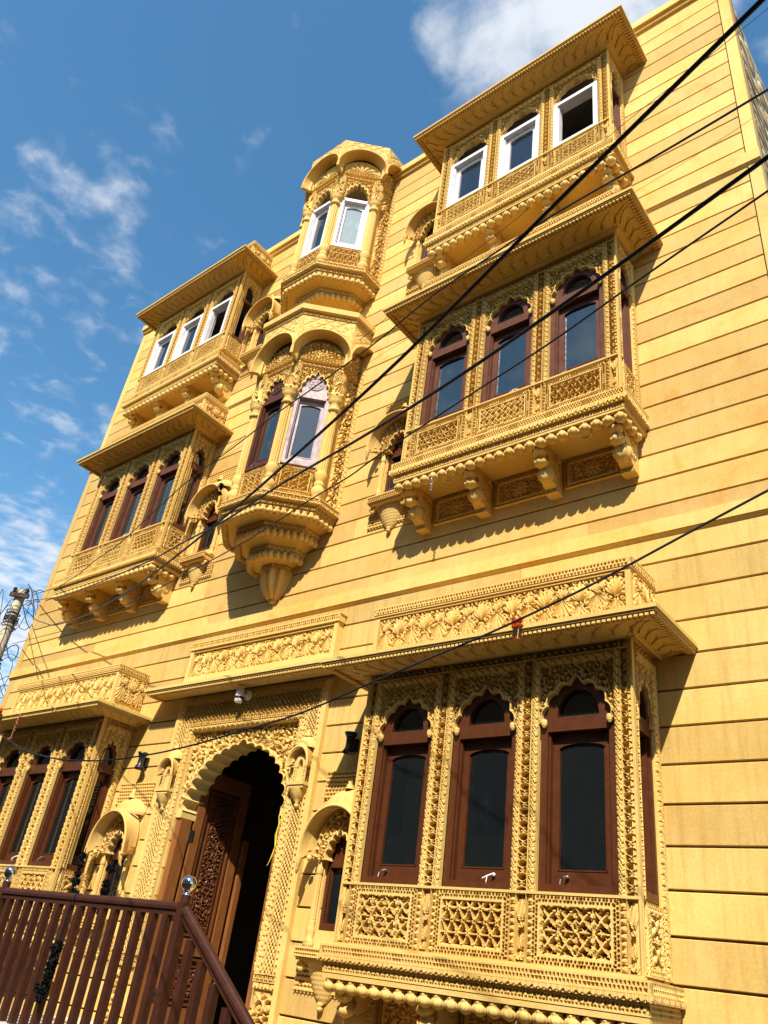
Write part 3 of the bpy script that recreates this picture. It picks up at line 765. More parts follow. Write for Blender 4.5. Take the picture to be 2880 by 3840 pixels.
def column(parent, p, z0, z1, zc, mat, r=.050):
    mb = MB()
    lathe(mb, (p[0], p[1], 0), [(r*1.25, z0), (r*1.35, z0+.02), (r*1.05, z0+.03), (r*.95, z0+.05), (r*1.5, z0+.085), (r*1.62, z0+.13), (r*1.35, z0+.175), (r*1.0, z0+.195), (r*1.2, z0+.21), (r*1.25, z0+.235), (r*1.0, z0+.25), (r*1.15, z0+.27), (r*1.5, z0+.33), (r*1.35, z0+.37), (r*1.02, z0+.41)], 20, flute=.05, nf=10)
    o = mb.obj('column', mat, parent, True)
    m = MB(); lathe(m, (p[0], p[1], 0), [(r, z0+.41), (r*.98, (z0+z1)/2), (r*.93, z1)], 60, flute=.10, nf=12); m.obj('fluted_shaft', mat, o)
    m = MB(); h = zc-z1
    lathe(m, (p[0], p[1], 0), [(r*1.0, z1), (r*1.5, z1+h*.08), (r*1.35, z1+h*.22), (r*1.0, z1+h*.30), (r*1.25, z1+h*.38), (r*1.05, z1+h*.46), (r*1.35, z1+h*.55), (r*1.8, z1+h*.76), (r*1.75, z1+h*.80), (r*1.9, z1+h*.84), (r*1.95, z1+h)], 24, flute=.07, nf=12)
    lathe(m, (p[0], p[1], 0), [(.001, z1+h*1.001), (r*1.94, z1+h*1.001)], 24); m.obj('capital', mat, o, True)
    return o
def hood(parent, F, hw0, hw1, d0, d1, zt, za, mat, n=40, rim=.014, drop=.015, fn=None):
    """curved bangla awning over an arch: underside with leaf cuts, rim, back"""
    m = MB(); ve = 10
    C0 = smooth_curve(0, zt+drop, hw0, za-zt-drop, n, .8); C1 = smooth_curve(0, zt, hw1, za-zt, n, .8)
    s = np.linspace(0, 1, ve)
    bulge = .018*np.sin(PI*s)
    U = C0[:, 0][:, None]*(1-s)+C1[:, 0][:, None]*s; Z = C0[:, 1][:, None]*(1-s)+C1[:, 1][:, None]*s+bulge[None, :]; D = d0+(d1-d0)*s[None, :]*np.ones((n, 1))
    t = np.arange(n)[:, None]/n*26+.6*np.sin(s*PI)[None, :]
    cut = np.where(np.abs(fr(t)-.5) < .10, .006, 0)*((s > .1) & (s < .9))[None, :]
    grid(m, F(U, D, Z+cut))
    nrm = np.stack([np.gradient(C1[:, 1]), -np.gradient(C1[:, 0])], 1); nrm /= np.linalg.norm(nrm, axis=1, keepdims=True)
    O = C1-nrm*np.array([[1, 1]])*.028
    grid(m, np.stack([F(C1[:, 0], d1, C1[:, 1]), F(O[:, 0], d1, O[:, 1])], 1))
    O2 = C0+(C0-np.array([0, zt]))*.06
    grid(m, np.stack([F(O[:, 0], d1, O[:, 1]), F(O2[:, 0], (d0+d1)/2, O2[:, 1]+.035), F(O2[:, 0], d0, O2[:, 1]+.045)], 1))
    for k in (0, -1):
        m.ngon(np.stack([F(C0[k, 0], d0, C0[k, 1]), F(C1[k, 0], d1, C1[k, 1]), F(O[k, 0], d1, O[k, 1]), F(O2[k, 0], d0, O2[k, 1]+.045)]), [[0, 1, 2, 3]])
    mid = (C1+O)/2
    tube(m, F(mid[:, 0], d1+.002, mid[:, 1]), rim, 7)
    return m.obj('curved_hood', mat, parent, True)
def diamond_cut(p):
    def f(U, V, w, h):
        a, b = fr(U/p+V/(p*.8))-.5, fr(U/p-V/(p*.8))-.5
        return np.where((np.abs(a) < .05) | (np.abs(b) < .05), 0, 1-.25*(np.hypot(a, b) < .3))
    return f
def oriel(label, group, top):
    root = thing('oriel_window', label, 'oriel window', group)
    mat = M['carved']; wm = M['white'] if top else None
    # tiers from the bottom
    m = MB()
    if not top:
        lathe(m, (0, 0, 0), [(.001, 5.035), (.035, 5.045), (.05, 5.06), (.042, 5.075), (.075, 5.09), (.125, 5.15), (.165, 5.23), (.187, 5.31), (.196, 5.385)], 60, flute=.12, nf=10)
        m.obj('bowl_pendant', mat, root, True)
        octband(root, 'checker_band', .205, 5.388, 5.440, P_check(.024), mat)
    bm = bud_mesh('pendant_bud', .040, .095, mat, 12)
    m = MB(); octring(m, [(.205, 5.444), (.34, 5.475), (.345, 5.525)]); octring(m, [(.36, 5.584), (.50, 5.665), (.515, 5.715)]); octring(m, [(.54, 5.775), (.68, 5.815), (.70, 5.86)]); m.obj('tier_soffit', mat, root)
    if not top: pass
    octband(root, 'checker_band', .375, 5.530, 5.580, P_check(.024), mat); octband(root, 'leaf_moulding', .362, 5.505, 5.529, P_leafrow(.045), mat); bud_row(root, .362, 5.520, bm, 4)
    octband(root, 'checker_band', .555, 5.715, 5.768, P_check(.024), mat); octband(root, 'leaf_moulding', .54, 5.690, 5.714, P_leafrow(.045), mat); bud_row(root, .54, 5.702, bm, 6)
    octband(root, 'leaf_moulding', .735, 5.850, 5.882, P_leafrow(.045), mat); bud_row(root, .725, 5.864, bm, 8)
    octband(root, 'checker_band', .750, 5.884, 5.930, P_check(.024), mat)
    octband(root, 'leaf_moulding', .800, 5.940, 5.964, P_leafrow(.04), mat); octband(root, 'checker_band', .785, 5.966, 6.012, P_check(.024), mat)
    m = MB(); octring(m, [(.79, 6.0125), (.79, 6.024)]); octring(m, [(.765, 5.931), (.765, 5.939)]); m.obj('plain_fillet', mat, root)
    A = .70
    # carcass of the shaft: posts at the corners, panels below and above the windows
    m = MB(); octring(m, [(A-.034, 6.024), (A-.034, 6.452)]); octring(m, [(A-.034, 7.90), (A-.034, 8.60)])
    for k, F in OF.items():
        if k.startswith('side'): box(m, F, *sorted((0.004*(1 if k == 'side_l' else -1), (.26 if k == 'side_l' else -.26))), .58, A-.03, 6.45, 7.92)
        else:
            for s in (-1, 1): box(m, F, *sorted((s*.205, s*.285)), .58, A-.012, 6.45, 7.92)
    m.obj('carcass', mat, root)
    for k in ('front', 'diag_r', 'diag_l'):
        F = OF[k]
        m = MB(); relief(m, F, -.205, .205, 6.085, 6.425, A-.032, A+.004, P_framed(P_star(.10) if not top else P_hex(.075), .034, .022, .010), .0075); m.obj('pierced_panel', mat, root)
        m = MB()
        for s in (-1, 1): relief(m, F, *sorted((s*.205, s*.240)), 7.50, 7.95, A-.02, A+.014, P_rope(.06), .0075)
        relief(m, F, -.205, .205, 7.915, 7.95, A-.02, A+.014, P_rope(.06, 'u'), .0075); m.obj('rope_moulding', mat, root)
        m = MB()
        for s in (-1, 1): relief(m, F, *sorted((s*.242, s*.288)), 7.55, 8.0, A-.02, A+.006, P_check(.024), .0075)
        relief(m, F, -.29, .29, 8.003, 8.068, A-.02, A+.016, P_check(.024), .0075); m.obj('checker_band', mat, root)
        m = MB(); C = cusp_curve(0, 7.46, .185, .40, 9, .13, .14, 90); R = to_rect(C, 0, -.205, .205, 7.46, 7.915)
        arch_plate(m, F, C, R, A-.045, A-.004, P_scroll(.075, 11), 14, A-.085); m.obj('cusped_arch', mat, root)
        casement(F, root, 0, .203, 6.478, 7.50, 7.86, A-.02, M['white'] if top else (M['mauve'] if k == 'diag_r' else M['brown']), (M['glass_film'] if k == 'diag_r' else M['glass_top']) if top else M['glass_mid'], 'none' if top else 'rosette', True, 0 if top else (1 if k == 'front' else 0))
        # tympanum of fanned leaves
        m = MB(); T, R_ = np.meshgrid(np.linspace(0, PI, 120), np.linspace(0, 1, 22), indexing='ij')
        H = (.45+.55*np.abs(np.cos(T*6.5)))*np.sqrt(np.maximum(0, np.sin(PI*np.clip(R_*.9+.06, 0, 1))))
        H = np.where((np.abs(R_-.93) < .05), 1, H) if top else np.maximum(P_scroll(.085, 4)(.3*R_*np.cos(T)+.4, .26*R_*np.sin(T)+.1, .6, .3)*.9, H*(R_ < .38))
        grid(m, F(-.285*R_*np.cos(T), A-.025+.045*H, 8.072+.235*R_*np.sin(T))); m.obj('carved_tympanum', mat, root)
    for k in ('side_r', 'side_l'):
        F = OF[k]; sg = -1 if k == 'side_r' else 1
        m = MB(); relief(m, F, *sorted((sg*.015, sg*.135)), 6.06, 7.86, A-.03, A+.022, P_scroll(.115, 6, .12), .0075); m.obj('leaf_strip', mat, root)
        m = MB(); relief(m, F, *sorted((sg*.004, sg*.285)), 7.90, 8.0, A-.02, A+.02, P_check(.024), .0075); m.obj('checker_band', mat, root)
        m = MB(); relief(m, F, *sorted((sg*.006, sg*.25)), 8.005, 8.30, A-.03, A+.012, P_scroll(.085, 9), .0075); m.obj('carved_tympanum', mat, root)
        Fw = FRONT; m = MB(); relief(m, Fw, *sorted((-sg*.722, -sg*.785)), 6.03, 8.15, .002, .030, P_rope(.07), .0085); m.obj('rope_moulding', mat, root)
    lf = LEAF[mat.name][1]
    for ang in (-67.5, -22.5, 22.5, 67.5):
        t = math.radians(ang); p = (.728*math.sin(t), -.728*math.cos(t))
        column(root, p, 6.028, 7.285, 7.50, mat)
        m = MB(); q = .748
        lathe(m, (p[0], p[1], 0), [(.10, 7.502), (.095, 7.53), (.075, 7.56), (.06, 7.64), (.045, 7.75)], 16, flute=.12, nf=8); m.obj('impost', mat, root, True)
        o = link('carved_leaf', lf, root, None, (.80*math.sin(t), -.80*math.cos(t), 7.70)); o.rotation_euler = (0, 0, t); o.scale = (1.0, 1.2, .95)
        o = link('carved_leaf', lf, root, None, (.765*math.sin(t), -.765*math.cos(t), 7.90)); o.rotation_euler = (0, 0, t); o.scale = (.8, .9, .9)
    for k, F in OF.items(): hood(root, F, .295, .352, A+.004, .862, 7.93, 8.375, M['eave'] if top else mat)
    # crown above the hoods
    zc = 8.62
    m = MB()
    for k, F in OF.items():
        C = smooth_curve(0, 7.95, .335, .445, 40, .8); R = to_rect(C, 0, -.336, .336, 7.95, zc)
        arch_plate(m, F, C, R, .803, .812, diamond_cut(.17), 22, .74, 0)
    octring(m, [(.80, zc-.001), (.80, zc+.0)]); m.obj('crown', mat, root)
    if not top:
        octband(root, 'checker_band', .825, zc+.012, zc+.062, P_check(.024), mat)
        m = MB(); octring(m, [(.815, zc+.001), (.815, zc+.011)]); octring(m, [(.835, zc+.063), (.865, zc+.075), (.865, zc+.155)]); m.obj('crown_slab', mat, root)
    else:
        m = MB(); octring(m, [(.812, zc+.001), (.80, zc+.02), (.55, zc+.07)]); m.obj('crown_slab', mat, root)
    return root
om = oriel('middle floor octagonal oriel with dark wooden windows and a bowl pendant below', 'octagonal oriels over the door', False)
ot = oriel('top floor octagonal oriel with white window frames and rounded hoods', 'octagonal oriels over the door', True); ot.location = (-.02, 0, 3.66)

# ------------------------------------------------------------------ niche windows
def niche(label, group, low=False):
    root = thing('niche_window', label, 'niche window', group)
    mat = M['carved_low'] if low else M['carved']; F = FRONT
    for z0, z1, a in ((5.652, 5.868, .31), (7.09, 7.335, .31)):
        m = MB(); relief(m, F, -a, a, z0, z1, .003, .024, P_scale(.034), .0065, .002); m.obj('scale_panel', mat, root)
    # surround behind the opening
    m = MB(); box(m, F, -.27, -.175, -.12, .012, 5.96, 6.64); box(m, F, .175, .27, -.12, .012, 5.96, 6.64); box(m, F, -.175, .175, -.12, .012, 5.96, 6.09)
    C = smooth_curve(0, 6.60, .15, .30, 30); R = to_rect(C, 0, -.27, .27, 6.60, 7.088)
    arch_plate(m, F, C, R, .0, .012, None, 2, -.12); m.obj('surround', mat, root)
    m = MB(); box(m, F, -.235, .235, .002, .150, 5.885, 5.945); box(m, F, -.245, .245, .002, .165, 5.946, 5.962); box(m, F, -.225, .225, .002, .140, 5.868, 5.884); s = m.obj('ledge', mat, root)
    m = MB(); relief(m, F, -.24, .24, 5.893, 5.943, .142, .162, P_check(.023), .006, .01); m.obj('checker_band', mat, s)
    # scaled bowl under the ledge
    m = MB(); th = np.linspace(0, PI, 49); zz = np.linspace(0, 1, 34)
    rr = .018+.185*zz**.72
    row = zz*9; k = np.floor(row); T = th[:, None]/PI*12+.5*(k % 2)[None, :]
    sc = .007*np.clip(1-np.hypot(fr(T)-.5, fr(row)[None, :]-.45)*1.6, 0, 1)
    P = np.stack([(rr+sc)*np.cos(th)[:, None], -(rr*.48+sc)*np.sin(th)[:, None]-.004, np.broadcast_to(5.595+.272*zz, sc.shape)], -1)
    grid(m, P); b = m.obj('scaled_bowl', mat, root, True)
    m = MB(); lathe(m, (0, -.03, 5.55), [(.001, 0), (.022, .01), (.026, .025), (.014, .04), (.03, .05), (.02, .062)], 12); m.obj('bowl_knob', mat, b, True)
    for sx in (-1, 1):
        m = MB(); t = np.linspace(0, 3.6*PI, 34); r = .030*(1-t/(4.2*PI))
        tube(m, np.stack([sx*(.205+r*np.cos(t)), np.full(34, -.09), 5.83+r*np.sin(t)], 1), .016, 6); m.obj('corner_scroll', mat, b)
        # pillar
        c = MB(); x = sx*.212
        box(c, F, x-.036, x+.036, .0125, .066, 5.963, 5.995)
        o_ = None
        lathe(c, (x, -.030, 0), [(.036, 5.996), (0.0328, 6.02), (0.0234, 6.035), (0.0343, 6.07), (0.0359, 6.10), (0.0250, 6.13), (0.0296, 6.145), (0.0218, 6.16)], 16)
        pl = c.obj('pillar', mat, root, True)
        c = MB(); lathe(c, (x, -.030, 0), [(0.0242, 6.161), (0.0226, 6.49)], 32, flute=.09, nf=8); c.obj('fluted_shaft', mat, pl)
        c = MB(); lathe(c, (x, -.030, 0), [(0.0234, 6.491), (0.0328, 6.505), (0.0265, 6.525), (0.0296, 6.54), (0.0218, 6.555), (0.0296, 6.60), (0.0343, 6.625), (0.0265, 6.64), (0.0359, 6.665), (0.0374, 6.70), (0.0234, 6.715)], 16, flute=.06, nf=8); c.obj('capital', mat, pl, True)
    w = casement(F, root, 0, .165, 6.095, 6.61, 6.90, -.008, M['brown'], M['glass_low'], 'rosette', False)
    g = MB(); box(g, F, -.135, .135, -.052, -.048, 6.14, 6.56); g.obj('pane', M['glass_low'], w)
    m = MB(); C = cusp_curve(0, 6.60, .138, .25, 7, .15, .16, 80); R = smooth_curve(0, 6.60, .215, .345, 80)
    arch_plate(m, F, C, R, .022, .085, P_scroll(.055, 21), 16, -.005); m.obj('cusped_arch', mat, root)
    m = MB(); C2 = smooth_curve(0, 6.60, .217, .347, 60); R2 = smooth_curve(0, 6.60, .255, .385, 60); arch_plate(m, F, C2, R2, .012, .088, lambda U, V, w_, h_: np.where(np.abs(fr(np.arctan2(V, U-w_/2)*9/PI*1.6)-.5) < .28, 0, 1), 4, .0, 0); m.obj('checker_band', mat, root)
    hood(root, F, .265, .315, .03, .205, 6.575, 6.985, mat, 40, .012, .05)
    for sx in (-1, 1):   # drooping curled tips of the hood
        m = MB(); tube(m, [F(sx*.300, .198, 6.60), F(sx*.312, .198, 6.55), F(sx*.322, .190, 6.50), F(sx*.335, .180, 6.47)], [.022, .020, .014, .007], 8); ball(m, F(sx*.262, .13, 6.60), .024); m.obj('hood_tip', mat, root)
    # ribbed dome on the hood
    m = MB(); th = np.linspace(0, PI, 61); zz = np.linspace(0, 1, 14)
    rr = .255*np.sqrt(np.clip(1-zz**2.2, 0.0, 1))*(1-.18*zz)+.006; rib = 1+.07*np.abs(np.cos(th*7))
    P = np.stack([(rr*rib[:, None])*np.cos(th)[:, None], -.02-(rr*.34*rib[:, None])*np.sin(th)[:, None], np.broadcast_to(7.02+.15*zz, (61, 14))], -1); grid(m, P)
    P = np.stack([.265*np.cos(th)[:, None]*np.array([1, 1.03, 1]), -.02-.15*np.sin(th)[:, None]*np.array([1, 1.05, 1]), np.broadcast_to(np.array([6.985, 7.005, 7.03]), (61, 3))], -1); grid(m, P)
    d = m.obj('ribbed_dome', mat, root, True)
    m = MB(); lathe(m, (0, -.040, 7.165), [(.05, 0), (.03, .015), (.038, .03), (.02, .045), (.028, .06), (.012, .085), (.001, .11)], 12); m.obj('finial', mat, d, True)
    return root
NXC = 1.572
n0 = niche('arched niche window of the middle floor, partly behind the right bay window', 'arched niche windows')
n0.location = (NXC, 0, 0)
def cp(o, loc, label):
    c = copy_tree(o); c.location = loc; c['label'] = label; return c
cp(n0, (-NXC-.01, 0, 0), 'arched niche window of the middle floor, left of the oriel with dark windows')
cp(n0, (NXC+.02, 0, 3.53), 'arched niche window of the top floor, partly behind the white framed right bay window')
cp(n0, (-NXC-.02, 0, 3.53), 'arched niche window of the top floor, left of the white framed oriel')
n1 = niche('ground floor arched niche window right of the doorway', 'arched niche windows', True); n1.location = (NXC, 0, -4.172)
cp(n1, (-NXC+.01, 0, -4.172), 'ground floor arched niche window hung with black pompoms, left of the doorway')

# ------------------------------------------------------------------ doorway
FL = 0.985     # landing level
def doorway():
    root = thing('stone_doorway', 'tall carved stone doorway with a scalloped arch and an open teak door', 'doorway')
    mat = M['carved_low']; F = FRONT; e = .05
    m = MB()
    for s in (-1, 1): box(m, F, *sorted((s*.80, s*1.13)), -.16, -.060, FL, 3.665)
    box(m, F, -1.13, 1.13, -.16, -.060, 3.666, 4.045); m.obj('surround', mat, root)
    for s in (-1, 1):
        def strip(u0, u1, z0, z1, d0, d1, fn, name, stp=.0072):
            q = MB(); relief(q, F, *sorted((s*u0, s*u1)), z0, z1, d0, d1, fn, stp, .06); return q.obj(name, mat, root)
        strip(.802, .862, 1.56, 3.665, .013, .060, P_rope(.075), 'rope_moulding')
        strip(.868, .906, 1.56, 3.72, -.020, .046, P_check(.026), 'checker_strip')
        strip(.912, 1.028, 1.56, 3.775, -.020, .046, P_pits(.040), 'lattice_panel', .0058)
        strip(1.034, 1.072, 1.56, 3.955, -.020, .046, P_check(.026), 'checker_strip')
        q = MB(); box(q, F, *sorted((s*1.076, s*1.13)), -.061, .050, FL, 4.03); q.obj('plain_edge', mat, root)
        strip(.86, 1.07, 1.02, 1.44, -.020, .055, P_scroll(.13, 15), 'scroll_panel')
        strip(.82, 1.07, 1.455, 1.50, -.020, .06, P_beads if False else P_leafrow(.04), 'leaf_moulding'); strip(.82, 1.07, 1.508, 1.552, -.020, .048, P_check(.024), 'checker_strip')
    def band(z0, z1, u, fn, name, d1=.046, d0=-.010):
        q = MB(); relief(q, F, -u, u, z0, z1, d0, d1, fn, .0072, .06); return q.obj(name, mat, root)
    band(3.667, 3.716, .864, P_rope(.075, 'u'), 'rope_moulding', .06); band(3.722, 3.768, .908, P_check(.026), 'checker_strip')
    band(3.776, 3.950, 1.030, P_lattice(.058, .34), 'lattice_panel', .046, -.030); band(3.957, 3.998, 1.072, P_check(.026), 'checker_strip')
    m = MB(); C = cusp_curve(0, 2.87, .745, .675, 17, .055, .06, 240); R = to_rect(C, 0, -.80, .80, 2.87, 3.664)
    arch_plate(m, F, C, R, -.056, -.008, P_scroll(.115, 31), 34, -.25, .08)
    for s in (-1, 1): box(m, F, *sorted((s*.712, s*.80)), -.25, -.010, 2.80, 2.869)
    m.obj('scalloped_arch', mat, root)
    # small blind shrines on the jambs
    for s in (-1, 1):
        u = s*.972; G = Fr((u, 0, 0), (1, 0, 0), (0, -1, 0)); q = MB()
        box(q, G, -.105, .105, .046, .125, 3.035, 3.065); box(q, G, -.095, .095, .046, .115, 3.010, 3.034); sh = q.obj('blind_shrine', mat, root)
        q = MB(); box(q, G, -.075, .075, .046, .075, 3.066, 3.20)
        C_ = smooth_curve(0, 3.20, .030, .07, 16); R_ = smooth_curve(0, 3.20, .075, .11, 16); arch_plate(q, G, C_, R_, .046, .09, None, 3, .05)
        relief(q, G, -.075, -.04, 3.07, 3.20, .07, .09, P_check(.02), .006, .01); relief(q, G, .04, .075, 3.07, 3.20, .07, .09, P_check(.02), .006, .01); q.obj('shrine_panel', mat, sh)
        hood(sh, G, .085, .115, .05, .145, 3.19, 3.355, mat, 28, .007, .02)
        q = MB(); th = np.linspace(0, PI, 40); zz = np.linspace(0, 1, 10); rr = .10*np.sqrt(1-zz**1.9)+.004
        grid(q, np.stack([u+rr*(1+.06*np.abs(np.cos(th*6)))[:, None]*np.cos(th)[:, None], -.046-.7*rr*(1+.06*np.abs(np.cos(th*6)))[:, None]*np.sin(th)[:, None], np.broadcast_to(3.375+.11*zz, (40, 10))], -1))
        lathe(q, (u, -.06, 3.48), [(.025, 0), (.035, .02), (.015, .035), (.001, .07)], 10); q.obj('ribbed_dome', mat, sh, True)
        q = MB(); lathe(q, (u, -.05, 0), [(.001, 2.845), (.02, 2.855), (.024, 2.875), (.014, 2.89), (.05, 2.925), (.075, 2.97), (.088, 3.009)], 20, flute=.08, nf=8); q.obj('lotus_bowl', mat, sh, True)
    # canopy over the doorway
    hw, dp, ez = 1.55, .285, 4.135
    m = MB(); box(m, F, -hw, hw, .002, dp, ez-.032, ez); box(m, F, -hw+.012, hw-.012, .002, dp-.012, ez-.047, ez-.033); cv = m.obj('canopy', mat, root)
    m = MB(); relief(m, Fr((0, 0, ez-.049), (1, 0, 0), (0, 0, -1)), 0, 1, 0, 1, 0, 0, lambda U, V, w, h: U*0, 1.0) if False else None
    U, D = np.meshgrid(np.linspace(-hw+.06, hw-.06, 240), np.linspace(.05, dp-.07, 14), indexing='ij')
    H = P_curl(.13)(U-U.min(), D-.05, 1, dp-.12); grid(m, np.stack([U, -D, ez-.058+.006*(1-H)-.02*(dp-D)], -1)); m.obj('carved_soffit', mat, cv)
    m = MB()
    for dd, zz in ((.020, ez-.046), (.050, ez-.048)):
        n_ = int(2*hw/.036)
        for i in range(n_): x = -hw+dd+(2*hw-2*dd)*(i+.5)/n_; box(m, F, x-.012, x+.012, dp-dd-.026, dp-dd, zz-.026, zz)
        for s in (-1, 1):
            for i in range(6): d = .02+.036*i; box(m, F, *sorted((s*(hw-dd), s*(hw-dd-.026))), d-.012, d+.012, zz-.026, zz)
    o = m.obj('dentil_row', mat, cv); o['kind'] = 'stuff'
    m = MB(); bw = 1.14; t = 4.70
    box(m, F, -bw, bw, .002, .045, ez+.002, t-.07); box(m, F, -bw-.02, bw+.02, .002, .10, t-.086, t-.07); box(m, F, -bw-.03, bw+.03, .002, .10, t-.012, t)
    for a in (-bw, bw-.05): box(m, F, a, a+.05, .045, .085, ez+.002, t-.087)
    box(m, F, -bw+.05, bw-.05, .045, .080, ez+.002, ez+.16); box(m, F, -bw+.05, bw-.05, .045, .080, t-.115, t-.087); fb = m.obj('frieze_box', mat, root)
    m = MB(); relief(m, F, -bw-.02, bw+.02, t-.068, t-.014, .08, .10, P_check(.027), .0066, .07); m.obj('checker_band', mat, fb)
    palmettes(fb, F, -bw+.06, bw-.06, ez+.165, t-.12, .047, mat, 15)
    # teak frame and the two leaves swung inwards
    tk = M['teak']
    m = MB()
    for s in (-1, 1): m = MB(); box(m, F, *sorted((s*.705, s*.797)), -.16, -.030, FL, 2.80); m.obj('door_jamb', tk, root)
    for s in (-1, 1):
        H = Fr((s*.715, .20, 0), (0, 1, 0), (-s, 0, 0)); zt = 3.32
        m = MB(); L = .66
        for a, b in ((0, .10), (L-.10, L)): box(m, H, a, b, -.035, .012, FL+.02, zt)
        for a, b in ((FL+.02, FL+.20), (1.62, 1.76), (zt-.16, zt)): box(m, H, .10, L-.10, -.035, .012, a, b)
        lf_ = m.obj('door_leaf', tk, root)
        for z0, z1, sd in ((FL+.20, 1.62, 41), (1.76, zt-.16, 42)):
            m = MB(); box(m, H, .10, L-.10, -.03, -.022, z0, z1); relief(m, H, .225, L-.215, z0+.09, z1-.11, -.022, .006, P_scroll(.075, sd), .008, .004)
            for a, b, c, d in ((.195, .212, z0+.07, z1-.08), (L-.202, L-.185, z0+.07, z1-.08), (.212, L-.202, z0+.07, z0+.085), (.212, L-.202, z1-.095, z1-.08)): box(m, H, a, b, -.022, -.004, c, d)
            for a, b, c, d in ((.125, .145, z0+.02, z1-.02), (L-.145, L-.125, z0+.02, z1-.02), (.145, L-.145, z0+.02, z0+.04), (.145, L-.145, z1-.04, z1-.02)): box(m, H, a, b, -.022, .004, c, d)
            m.obj('carved_door_panel', M['teak_dark'], lf_)
        for zz in (1.27, 1.95, 2.66):
            m = MB(); box(m, H, -.035, .022, .0125, .017, zz-.055, zz+.055); m.obj('hinge', M['hinge'], lf_)
        m = MB(); box(m, H, L+.05, L+.11, -.08, .03, FL, 2.75); m.obj('inner_jamb', tk, root)
    return root
doorway()

